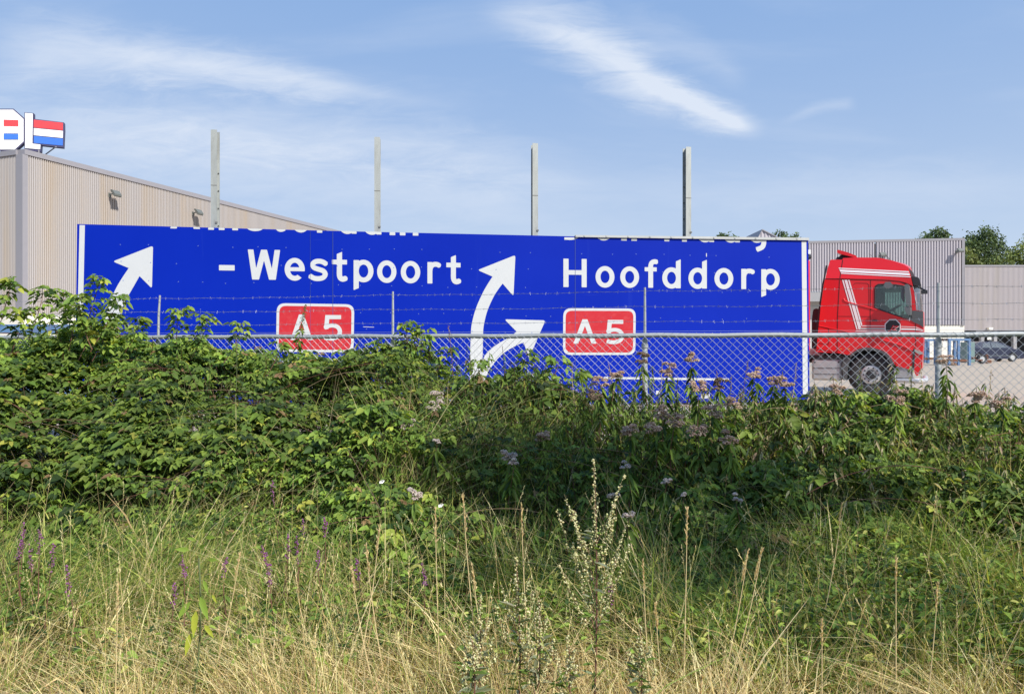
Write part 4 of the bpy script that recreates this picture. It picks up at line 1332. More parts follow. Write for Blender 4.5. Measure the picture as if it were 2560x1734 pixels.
    obj('seat', mb, M_blk, t)
    c = TM(2232, 773, 0.5); mb = MB()
    ring = [(c[0] + .20 * math.cos(i / 16 * 2 * math.pi) * .85, 0.55 + .22 * math.sin(i / 16 * 2 * math.pi), c[1] + .20 * math.cos(i / 16 * 2 * math.pi) * .55) for i in range(17)]
    mb.tube(ring, 0.018, 6, cap=False); mb.tube([(c[0], .55, c[1]), (c[0] + .25, .55, c[1] - .35)], .03, 6); mb.tube([ring[4], ring[12]], .015, 6)
    obj('steering_wheel', mb, M_blk, t)
    a = TM(2262, 792, .1); mb = MB(); mb.cbox(a[0] - .12, a[0] + .32, 0.1, W - .1, 1.5, a[1] + .06, .05); obj('dashboard', mb, M_blk, t)
    a = TM(2189, 770); mb = MB(); mb.box(a[0] - .14, a[0] + .08, 0.06, 0.10, 1.5, 2.72); mb.box(a[0] - .14, a[0] + .08, W - .10, W - .06, 1.5, 2.72); obj('curtain', mb, mat('curtain', (0.09, 0.02, 0.025), 0.9), t)
    q = TM(2240, 712, .1); mb = MB(); mb.box(a[0] - 0.1, q[0] + .3, .1, W - .1, 2.46, 2.5); obj('headliner', mb, M_blk, t)

    # slim view of a red trailer body behind the sign
    b0 = Vector((-0.2, 0, 0))
    base = TP + TH * -2.55 + TL * 0.1
    e = P(2026.5, 700, 15.2)
    tt = thing('trailer_body', 'red trailer body of which only a thin edge shows past the sign', 'trailer', (e.x, e.y, 0), R(-5))
    mb = MB(); mb.cbox(-3.2, 0, 0, 2.4, 1.0, 2.96, .04); obj('box_body', mb, M_red, tt)
    mb = MB(); mb.cbox(-3.2, 0.03, -0.015, 2.4, 2.965, 3.06, .03); obj('roof_edge', mb, M_blk, tt)
    mb = MB(); mb.box(-0.12, -0.005, -0.03, 0.25, 3.07, 3.16); obj('bulkhead_panel', mb, mat('panel_white', (0.75, 0.75, 0.72), 0.5), tt)
    mb = MB()
    for x in (-2.6, -1.6): mb.lathe([(.2, 0), (.48, 0.01), (.48, .28), (.2, .29)], (x, 0.1, .48), 'y', 24)
    obj('wheel', mb, M_tyre, tt, smooth=True)
    mb = MB(); mb.box(-3.1, -0.2, .5, 1.9, .75, .99); obj('chassis', mb, M_blk, tt)


build_truck()


# ------------------------------------------------------------------ yard clutter
def build_clutter():
    M_bl = mat('rack_blue', (0.09, 0.19, 0.36), 0.6, var=0.15, vscale=5, dirt=(0.22, 0.10, 0.06), dirt_amt=0.35, dirt_scale=6)
    M_ru = mat('rust', (0.15, 0.065, 0.04), 0.85, var=0.35, vscale=7, dirt=(0.25, 0.14, 0.07), dirt_amt=0.6, dirt_scale=6)
    # right: stacked blue frames
    Y = 42.5; s = Y / F

    def rack(name, label, posts, y_top, y_bot, Y, pw, depth, rail=True):
        s = Y / F; x0 = (posts[0] - 1280) * s; x1 = (posts[-1] - 1280) * s
        base = (x0, Y, 0)
        t = thing(name, label, 'storage rack', base, 0, 'blue steel storage racks in the yard')
        zt = CZ + (867 - y_top) * s; zb = max(0.0, CZ + (867 - y_bot) * s)
        for px in posts:
            x = (px - 1280) * s
            mb = MB(); mb.box(x - pw / 2, x + pw / 2, Y - pw / 2, Y + pw / 2, zb, zt - pw * 1.0); obj('upright', mb, M_bl, t, off=base)
        for px in (posts[0], posts[-1]):
            x = (px - 1280) * s
            mb = MB(); mb.box(x - pw / 2, x + pw / 2, Y + depth - pw / 2, Y + depth + pw / 2, zb, zt - pw); obj('upright', mb, M_bl, t, off=base)
        for yy in (Y, Y + depth):
            mb = MB(); mb.box(x0 - pw / 2, x1 + pw / 2, yy - pw / 2, yy + pw / 2, zt - pw + .002, zt); obj('top_beam', mb, M_bl, t, off=base)
        for xx in (x0, x1):
            mb = MB(); mb.box(xx - pw / 2, xx + pw / 2, Y + pw / 2 + .002, Y + depth - pw / 2 - .002, zt - pw + .002, zt); obj('cross_beam', mb, M_ru, t, off=base)
        mb = MB(); mb.box(x0 + pw, x1 - pw, Y - pw / 2, Y + depth, zb + .22, zb + .36); obj('base_frame', mb, M_ru, t, off=base)
        return t
    rack('storage_rack', 'blue steel rack right of the truck, standing on rusty feet', [2373, 2396, 2423], 846, 913, 42.5, 0.13, 1.4)
    rack('storage_rack', 'blue steel rack just in front of the red cab nose', [2298, 2320, 2345], 847, 908, 44.5, 0.13, 1.4)
    rack('storage_rack', 'blue steel frame behind the brambles at the left edge', [-60, 81, 178], 811, 985, 11.8, 0.135, 1.0)
    # rusty pieces with a wheel
    Y = 47.0; s = Y / F; c = P(2450, 890, Y); base = (c.x, Y, 0)
    t = thing('scrap_axle', 'rusty brown axle with an old wheel lying beside the dark blue car', 'scrap axle', base)
    r3 = random.Random(4)
    mb = MB()
    for k in range(9):
        a = Vector((r3.uniform(-.65, .2), r3.uniform(-.3, .3), r3.uniform(.1, .5))); b = a + Vector((r3.uniform(.3, .7), r3.uniform(-.2, .2), r3.uniform(-.25, .3)))
        mb.tube([a, b], r3.uniform(.03, .06), 5)
    mb.cbox(-0.55, 0.5, -.12, .12, .30, .44, .02); mb.cbox(.15, .65, -.2, .25, .05, .25, .03)
    obj('rusty_frame', mb, M_ru, t)
    mb = MB(); mb.lathe([(.17, -.32), (.30, -.33), (.32, -.28), (.32, -.16), (.2, -.15)], (-.05, 0, .32), 'y', 24); obj('tyre', mb, MATS['rubber'], t, smooth=True)
    mb = MB(); mb.lathe([(.18, -.325), (.15, -.30), (.07, -.31), (0, -.34)], (-.05, 0, .32), 'y', 16); obj('rim', mb, M_swhite, t, smooth=True)

    # dark blue saloon
    Y = 54.0; base_p = P(2490, 899, Y); base = (base_p.x, Y, 0)
    t = thing('parked_car', 'dark blue car parked side-on at the far right of the yard', 'car', base)
    M_car = mat('car_navy', (0.012, 0.018, 0.05), 0.22, coat=0.8, var=0.05)
    s = Y / F
    def c2(px, py): return ((px - 1280) * s - base[0], CZ + (867 - py) * s)
    body = [c2(*p) for p in [(2415.5, 889), (2415, 880), (2416, 874), (2427, 870.5), (2455, 870), (2520, 870.5), (2548, 873), (2558, 878), (2560, 890), (2548, 894)]]
    # wheel arches
    def archp(cx, r): return [(cx + r * math.cos(R(a)), 0.33 + r * math.sin(R(a))) for a in range(-10, 191, 20)]
    w1 = c2(2446, 893)[0]; w2 = c2(2532, 893)[0]
    poly = body[:9] + [(body[8][0], .22), (w2 + .38, .2)] + archp(w2, .36) + [(w2 - .38, .2), (w1 + .38, .2)] + archp(w1, .36) + [(w1 - .38, .22)]
    mb = MB(); mb.prism(poly, lambda a, b: (a, 0, b), lambda a, b: (a, 1.72, b)); obj('body', mb, M_car, t)
    cab = [c2(*p) for p in [(2426, 870.6), (2450, 855), (2462, 853.2), (2495, 853.5), (2512, 858), (2535, 871)]]
    mb = MB(); mb.prism(cab, lambda a, b: (a, 0.02 + max(0, b - 1.0) * .3, b), lambda a, b: (a, 1.70 - max(0, b - 1.0) * .3, b)); obj('cabin', mb, M_car, t)
    M_cg = mat('car_glass', (0.12, 0.14, 0.16), 0.08, spec=0.8)
    for q in ([(2456, 869), (2459, 859), (2464, 857), (2477, 856.6), (2478, 869)], [(2480, 869), (2479.5, 856.7), (2496, 857), (2507, 861), (2520, 869)]):
        z = [c2(*p) for p in q]; mb = MB(); mb.prism(z, lambda a, b: (a, 0.0 + max(0, b - 1.0) * .3, b), lambda a, b: (a, 0.015 + max(0, b - 1.0) * .3, b)); obj('window', mb, M_cg, t)
    q = [c2(2428, 870), c2(2449, 857)]; mb = MB(); mb.add([(q[0][0] - .02, .2, q[0][1] + .03), (q[1][0] - .03, .25, q[1][1] + .02), (q[1][0] - .03, 1.45, q[1][1] + .02), (q[0][0] - .02, 1.5, q[0][1] + .03)], [(0, 1, 2, 3)]); obj('windscreen', mb, M_cg, t)
    for w in (w1, w2):
        for y0, sg in ((-0.01, 1), (1.73, -1)):
            e = bpy.data.objects.new('wheel', None); C.objects.link(e); e.parent = t; e.location = (w, y0, 0.315)
            mb = MB(); mb.lathe([(r, a * sg) for r, a in [(.19, .0), (.30, .0), (.315, .03), (.315, .19), (.2, .2)]], (0, 0, 0), 'y', 24); obj('tyre', mb, MATS['rubber'], e, smooth=True)
            mb = MB(); mb.lathe([(r, a * sg) for r, a in [(.20, .005), (.18, .03), (.05, .02), (0, .015)]], (0, 0, 0), 'y', 16); obj('rim', mb, MATS['rim_silver'], e, smooth=True)
    z = [c2(*p) for p in [(2416, 876), (2419, 875.5), (2419, 880), (2416, 880.5)]]; mb = MB(); mb.prism(z, lambda a, b: (a, -.006, b), lambda a, b: (a, .0 - .001, b)); obj('rear_light', mb, MATS['sign_red'], t)
    mb = MB(); a = c2(2452, 888.5); b = c2(2525, 887.5); mb.box(a[0], b[0], -.012, -.001, a[1] - .03, a[1] + .02); obj('side_moulding', mb, M_cg, t)
    # pale green container part behind the racks
    c = P(2427, 846, 50); mb = MB(); mb.cbox(c.x - .3, c.x + .3, 50, 50.7, 0, c.z - .25, .03)
    o = obj('waste_bin', mb, mat('bin_green', (0.16, 0.24, 0.23), 0.5, var=.1)); tag(o, 'pale green bin half hidden behind the blue rack', 'bin')


build_clutter()


# ------------------------------------------------------------------ foliage engine
def unit(a): return a / (np.linalg.norm(a, axis=-1, keepdims=True) + 1e-9)


class Leaves:
    """collects leaf-shaped faces with colour, written as one mesh"""
    def __init__(s): s.V = []; s.Fq = []; s.C = []; s.n = 0

    def leaves(s, pos, axis, nrm, length, width, col, fold=0.25, droop=0.0):
        """folded leaf: two quads either side of the midrib"""
        N = len(pos)
        if N == 0: return
        axis = unit(axis); side = unit(np.cross(axis, nrm)); up = unit(np.cross(side, axis))
        L = np.broadcast_to(np.asarray(length, float), (N,))[:, None]; W = np.broadcast_to(np.asarray(width, float), (N,))[:, None]
        col = np.broadcast_to(np.asarray(col, float), (N, 3))
        v = np.empty((N, 6, 3))
        v[:, 0] = pos
        dz = np.zeros((N, 3)); dz[:, 2] = -1
        for k, (a, w) in enumerate(((0.28, 0.85), (0.66, 0.72))):
            lift = up * W * fold * (1 if k == 0 else 0.6)
            v[:, 1 + k] = pos + axis * L * a - side * W * 0.5 * w + lift + dz * droop * L * a * a
            v[:, 5 - k] = pos + axis * L * a + side * W * 0.5 * w + lift + dz * droop * L * a * a
        v[:, 3] = pos + axis * L + dz * droop * L
        o = s.n + np.arange(N)[:, None] * 6
        s.Fq.append(np.stack([o + [0, 1, 2, 3], o + [0, 3, 4, 5]], 1).reshape(-1, 4))
        s.V.append(v.reshape(-1, 3)); s.n += N * 6
        c = np.repeat(col[:, None], 6, 1) * (np.array([0.85, 1, 1, 1.08, 1, 1])[None, :, None])
        s.C.append(c.reshape(-1, 3))

    def blades(s, root, lean, height, width, bend, col_root, col_tip, segs=3):
        """grass blades: tapering ribbons"""
        N = len(root)
        if N == 0: return
        a = rng.random(N) * 2 * np.pi
        side = np.stack([np.cos(a), np.sin(a), np.zeros(N)], -1)
        H = np.asarray(height)[:, None]; W = np.asarray(width)[:, None]
        v = np.empty((N, 2 * segs + 2, 3)); cc = np.empty((N, 2 * segs + 2, 3))
        up = np.array([0, 0, 1.0])
        for k in range(segs + 1):
            t = k / segs
            p = root + up * H * (t - 0.18 * bend[:, None] * t * t) + lean * H * (t * t * bend[:, None] + t * 0.25)
            w = W * (1 - t) ** 0.6 * 0.5 + 0.0003
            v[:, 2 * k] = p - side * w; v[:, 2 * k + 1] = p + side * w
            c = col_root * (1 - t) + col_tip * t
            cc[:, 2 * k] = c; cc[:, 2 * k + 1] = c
        o = s.n + np.arange(N)[:, None] * (2 * segs + 2)
        for k in range(segs):
            s.Fq.append(o + [2 * k, 2 * k + 1, 2 * k + 3, 2 * k + 2])
        s.V.append(v.reshape(-1, 3)); s.C.append(cc.reshape(-1, 3)); s.n += N * (2 * segs + 2)

    def sticks(s, p0, p1, r, col):
        """thin three-sided stems"""
        N = len(p0)
        if N == 0: return
        d = unit(p1 - p0); a = unit(np.cross(d, np.array([0.3, 0.9, 0.2]))); b = np.cross(d, a)
        r = np.broadcast_to(np.asarray(r, float), (N,))[:, None]; col = np.broadcast_to(np.asarray(col, float), (N, 3))
        v = np.empty((N, 6, 3))
        for k in range(3):
            an = 2 * math.pi * k / 3; o_ = (a * math.cos(an) + b * math.sin(an)) * r
            v[:, k] = p0 + o_; v[:, 3 + k] = p1 + o_ * 0.8
        o = s.n + np.arange(N)[:, None] * 6
        for k in range(3): s.Fq.append(o + [k, (k + 1) % 3, 3 + (k + 1) % 3, 3 + k])
        s.V.append(v.reshape(-1, 3)); s.C.append(np.repeat(col, 6, 0)); s.n += N * 6

    def blobs(s, pos, r, col):
        """small octahedra: buds, florets, seeds"""
        N = len(pos)
        if N == 0: return
        r = np.broadcast_to(np.asarray(r, float), (N,))[:, None, None]; col = np.broadcast_to(np.asarray(col, float), (N, 3))
        u = np.array([(1, 0, 0), (0, 1, 0), (-1, 0, 0), (0, -1, 0), (0, 0, 1), (0, 0, -1)], float)
        v = pos[:, None] + u[None] * r * (0.75 + 0.5 * rng.random((N, 6, 1)))
        o = s.n + np.arange(N)[:, None] * 6
        for k in range(4):
            s.Fq.append(o + [k, (k + 1) % 4, 4, 4]); s.Fq.append(o + [(k + 1) % 4, k, 5, 5])
        s.V.append(v.reshape(-1, 3)); s.C.append(np.repeat(col, 6, 0)); s.n += N * 6

    def build(s, name, m, parent=None, off=None, label=None, cat=None, kind=None):
        V = np.concatenate(s.V); Fq = np.concatenate(s.Fq); Cc = np.concatenate(s.C)
        if off is not None: V = V - np.asarray(off)[None]
        tri = Fq[:, 2] == Fq[:, 3]
        cnt = np.where(tri, 3, 4)
        loops = np.where(tri[:, None] & (np.arange(4) == 3)[None], -1, Fq).reshape(-1); loops = loops[loops >= 0]
        starts = np.concatenate([[0], np.cumsum(cnt)[:-1]])
        me = bpy.data.meshes.new(name)
        me.vertices.add(len(V)); me.vertices.foreach_set('co', V.astype(np.float32).ravel())
        me.loops.add(len(loops)); me.loops.foreach_set('vertex_index', loops.astype(np.int32))
        me.polygons.add(len(Fq)); me.polygons.foreach_set('loop_start', starts.astype(np.int32))
        me.update(calc_edges=True)
        at = me.attributes.new('col', 'FLOAT_COLOR', 'POINT')
        c4 = np.ones((len(V), 4), np.float32); c4[:, :3] = np.clip(Cc, 0, 1)
        at.data.foreach_set('color', c4.ravel())
        me.materials.append(m)
        o = bpy.data.objects.new(name, me); C.objects.link(o)
        if parent is not None: o.parent = parent
        tag(o, label, cat, None, kind)
        return o


M_leaf = leaf_mat('bramble_leaf', 0.33, 0.55, 0.25)
M_grass = leaf_mat('grass_blade', 0.30, 0.6, 0.25)
M_herb = leaf_mat('herb_leaf', 0.33, 0.6, 0.22)
M_far = leaf_mat('tree_leaf', 0.25, 0.6, 0.3)
M_bark = mat('bark', (0.10, 0.075, 0.05), 0.9, var=0.3, vscale=6, bump=0.01, bscale=20)

# silhouette of the thicket: photo column -> height row of the foliage top at the fence
SIL = np.array([(-200, 850), (0, 852), (60, 858), (120, 842), (170, 812), (235, 790), (290, 800), (330, 848), (380, 872), (430, 852), (470, 838), (520, 858), (600, 868), (680, 892), (760, 888), (840, 905),
                (900, 885), (960, 862), (1020, 845), (1070, 872), (1110, 925), (1160, 950), (1230, 950), (1320, 925), (1400, 968), (1500, 995), (1600, 985), (1700, 1008), (1800, 1008), (1900, 1020),
                (2000, 1012), (2080, 1000), (2180, 990), (2280, 982), (2340, 1000), (2420, 1012), (2500, 1018), (2760, 1018)], float)
YB = 6.75


def fence_y(x):
    """depth of the fence line at world x"""
    return FA.y + (x - FA.x) * (FD.y / FD.x)


def thicket_top(x, y):
    x = np.asarray(x, float); y = np.asarray(y, float)
    yb = fence_y(x) - 0.25
    px = 1280 + x / yb * F
    zs = CZ + (867 - np.interp(px, SIL[:, 0], SIL[:, 1])) / F * yb
    yf = 4.38 + 0.42 * np.clip((-x - 1.0) / 0.8, 0, 1) - 0.36 * np.exp(-((x + 0.35) / 0.75) ** 2) + 0.30 * (vnoise(x * 1.1 + 3, x * 0 + 7.5) - 0.5) * 2 + 0.22 * (vnoise(x * 3.1 + 3, x * 0 + 2.5) - 0.5) * 2
    f = np.clip((y - yf) / (yb - yf), 0, 1.25)
    zf = -0.22
    z = zf + (zs - zf) * np.clip(f, 0, 1) ** 0.62
    z = z + (vnoise(x * 1.9 + 1, y * 1.9 + 5) - 0.5) * 0.36 * np.clip(f * 3, 0, 1) * np.clip((1.1 - f) * 3, 0.25, 1) + (vnoise(x * 5 + 1, y * 5 + 5) - 0.5) * 0.16
    back = np.clip((y - yb - 0.5) / 0.9, 0, 1)
    z = z - back * 0.85 * (z - 0.0)
    return z, yf, yb


G_FRESH = np.array([0.225, 0.320, 0.052]); G_MID = np.array([0.130, 0.205, 0.038]); G_DARK = np.array([0.045, 0.085, 0.022]); G_YEL = np.array([0.38, 0.42, 0.07])


def mixcol(N, cols, probs, jitter=0.22):
    idx = rng.choice(len(cols), N, p=np.array(probs) / sum(probs)); c = np.array(cols)[idx]
    return c * (1 + (rng.random((N, 1)) - .5) * 2 * jitter) * (1 + (rng.random((N, 3)) - .5) * 0.12)


def compound(Lv, p, d, n, size, col):
    """bramble leaves: three or five leaflets on a short stalk"""
    N = len(p); d = unit(d); side = unit(np.cross(d, n))
    five = rng.random(N) < 0.3
    for ang, sc in ((0, 1.0), (62, 0.82), (-62, 0.82), (125, 0.62), (-125, 0.62)):
        msk = np.ones(N, bool) if abs(ang) < 100 else five
        a = R(ang) + (rng.random(N) - .5) * 0.3
        dd = d * np.cos(a)[:, None] + side * np.sin(a)[:, None] + n * ((rng.random(N) - .6) * 0.5)[:, None]
        off = d * (0.35 * size)[:, None] * (1 if ang == 0 else 0.15)
        nn = n + (rng.random((N, 3)) - .5) * 0.7
        L = size * sc * (0.85 + 0.3 * rng.random(N))
        Lv.leaves((p + off)[msk], dd[msk], nn[msk], L[msk], (L * 0.70)[msk], (col * (0.9 + 0.2 * rng.random((N, 1))))[msk], fold=0.22, droop=0.25)


def build_thicket():
    # bramble mass
    Lv = Leaves()
    N = 175000
    x = rng.uniform(-6.9, 6.3, N); y = rng.uniform(3.9, 8.9, N)
    zt, yf, yb = thicket_top(x, y)
    # right half carries fewer bramble leaves, more herbs
    px = 1280 + x / y * F
    left_w = np.clip((1500 - px) / 700, 0, 1); right_w = np.clip((px - 1750) / 250, 0, 1) * 0.75
    dens = np.clip(0.14 + 0.86 * np.clip((1150 - px) / 350, 0, 1) + 0.25 * left_w + right_w * 0.6, 0, 1)
    patch = vnoise(x * 1.3 + 20, y * 1.3 + 11)
    keep = (rng.random(N) < dens * (0.55 + 0.9 * patch)) & (y > yf - 0.1) & (y < yb + 1.2)
    x, y, zt = x[keep], y[keep], zt[keep]; n_ = len(x)
    dep = rng.exponential(0.17, n_); dep = np.minimum(dep, 0.8)
    z = np.maximum(zt - dep, ground_z(x, y) + 0.02)
    # leaves sit in arching tiers along the canes, with dark gaps between
    tier = vnoise(x * 1.7 + z * 1.2 + 5, (z + 0.35 * y + 0.12 * np.sin(x * 2.1)) * 7.5)
    ok = rng.random(n_) < np.clip((tier - 0.27) * 3.2, 0.08, 1)
    x, y, z, zt = x[ok], y[ok], z[ok], zt[ok]; n_ = len(x)
    p = np.stack([x, y, z], -1)
    az = rng.uniform(0, 2 * np.pi, n_)
    d = np.stack([np.cos(az), np.sin(az) - 0.4, rng.uniform(-0.35, 0.2, n_)], -1)
    nm = np.stack([rng.normal(0.15, .30, n_), rng.normal(-.30, .30, n_), np.ones(n_)], -1)
    size = np.where(rng.random(n_) < .18, rng.uniform(.06, .095, n_), rng.uniform(.026, .060, n_)) * (.8 + .5 * vnoise(x * 1.2 + 60, y * 1.2))
    pn = vnoise(x * 0.8 + 2, y * 0.8 + 9)
    col = mixcol(n_, [G_FRESH, G_MID, G_DARK, G_YEL, (.26, .17, .08)], [3.0, 4.6, 2.4, 0.5, 0.25], .3)
    col = col * (0.58 + 0.60 * pn)[:, None]
    compound(Lv, p, unit(d), unit(nm), size, col)
    # canes and twigs inside
    M = 2600; xx = rng.uniform(-6.4, 6.2, M); yy = rng.uniform(4.2, 7.4, M); zt, yf, yb = thicket_top(xx, yy)
    g_ = ground_z(xx, yy); p1 = np.stack([xx, yy, np.maximum(zt - 0.02, g_ + .05)], -1); p0 = p1 + np.stack([rng.normal(0, .3, M), rng.normal(0.1, .25, M), -rng.uniform(.3, .8, M)], -1)
    Lv.sticks(p0, p1, rng.uniform(.0018, .004, M), mixcol(M, [(0.12, 0.07, 0.045), (0.15, 0.16, 0.07), (0.2, 0.15, 0.09)], [2, 2, 1]))
    # arching canes lying over the surface
    for k in range(170):
        ang = rng.uniform(-.6, .6) + (0 if rng.random() < .5 else math.pi); ln = rng.uniform(.35, 1.1); x0 = rng.uniform(-6, 5.8); y0 = rng.uniform(4.6, 6.9)
        tt = np.linspace(0, 1, 9); cx_ = x0 + np.cos(ang) * ln * tt; cy_ = y0 + np.sin(ang) * ln * .5 * tt
        z0 = thicket_top(cx_, cy_)[0]; zz_ = np.interp(tt, [0, 1], [z0[0] - .08, z0[-1] - .04]) + .16 * ln * 4 * tt * (1 - tt) * rng.uniform(.2, 1.0)
        pp = np.stack([cx_, cy_, zz_], -1)
        if np.any(cy_ > thicket_top(cx_, cy_)[2] - .05): continue
        Lv.sticks(pp[:-1], pp[1:], rng.uniform(.0016, .0032), [(.26, .12, .09), (.20, .20, .09), (.30, .22, .13)][int(rng.integers(0, 3))])
    o = Lv.build('bramble_thicket', M_leaf); tag(o, 'dense green bramble thicket along the foot of the fence', 'brambles', kind='stuff')

    # tall herbs: upright stems with drooping narrow leaves, mostly in the right half
    Lv = Leaves(); M = 4300
    xx = rng.uniform(-6.4, 6.4, M); yy = rng.uniform(4.3, 8.2, M); zt, yf, yb = thicket_top(xx, yy)
    px = 1280 + xx / yy * F
    keep = (yy > yf) & (yy < yb + 1.2) & (rng.random(M) < np.clip((px - 850) / 500, 0.16, 1))
    xx, yy, zt, yb = xx[keep], yy[keep], zt[keep], yb[keep]; M = len(xx); g_ = ground_z(xx, yy); pxs = 1280 + xx / yy * F
    h = np.maximum(zt + rng.uniform(-.22, .08, M) + np.where(yy > yb - .9, 1, 0) * np.minimum(rng.exponential(.075, M), .30) - g_, 0.25)
    lean = rng.normal(0, 0.07, (M, 2))
    dryness = vnoise(xx * 1.1 + 33, yy * 1.1)
    for k in range(32):
        f = rng.uniform(0.2, 1.0, M); f = f ** 0.8
        ang = rng.uniform(0, 2 * np.pi, M)
        p = np.stack([xx + lean[:, 0] * f * h, yy + lean[:, 1] * f * h, g_ + f * h], -1)
        L = rng.uniform(0.028, 0.078, M) * (1.2 - 0.4 * f)
        d = np.stack([np.cos(ang), np.sin(ang), rng.uniform(-1.0, -0.1, M)], -1)
        nm = np.stack([rng.normal(0, .4, M), rng.normal(-.3, .4, M), np.ones(M)], -1)
        col = mixcol(M, [G_MID, G_DARK, G_FRESH * 0.8, (0.19, 0.16, 0.06)], [4, 2.4, 1.8, 0.35])
        pale = (rng.random(M) < np.clip((pxs - 1650) / 500, 0, .5) * np.clip(f * 1.6 - .5, 0, 1)); col[pale] = mixcol(int(pale.sum()), [(.50, .43, .25), (.36, .36, .16), (.46, .34, .23)], [2, 2, 1])
        yel = (rng.random(M) < 0.12 * (1.2 - f)); col[yel] = np.array([0.33, 0.30, 0.06]) * rng.uniform(.7, 1.1, (yel.sum(), 1))
        Lv.leaves(p, d, nm, L, L * 0.34, col, fold=0.2, droop=0.6)
    b0 = np.stack([xx, yy, g_ - .02], -1); b1 = np.stack([xx + lean[:, 0] * h, yy + lean[:, 1] * h, g_ + h], -1)
    Lv.sticks(b0, b1, rng.uniform(.002, .004, M), mixcol(M, [(0.10, 0.045, 0.03), (0.16, 0.12, 0.06), (0.10, 0.12, 0.04)], [2, 1.5, 1]))
    # brown dead litter low inside
    K = 9000; x = rng.uniform(-.5, 6, K); y = rng.uniform(4.4, 6.8, K); g2 = ground_z(x, y); zt, _, _ = thicket_top(x, y)
    z = g2 + rng.random(K) ** 1.5 * np.maximum(zt - g2 - .25, .05)
    p = np.stack([x, y, z], -1); d = rng.normal(0, 1, (K, 3)); d[:, 2] -= .8
    Lv.leaves(p, unit(d), rng.normal(0, 1, (K, 3)), rng.uniform(.02, .05, K), rng.uniform(.006, .015, K), mixcol(K, [(.16, .10, .05), (.10, .055, .035), (.22, .17, .09)], [2, 2, 1]), droop=.4)
    o = Lv.build('tall_weeds', M_herb); tag(o, 'tangle of tall leafy weeds right of the brambles', 'weeds', kind='stuff')


build_thicket()


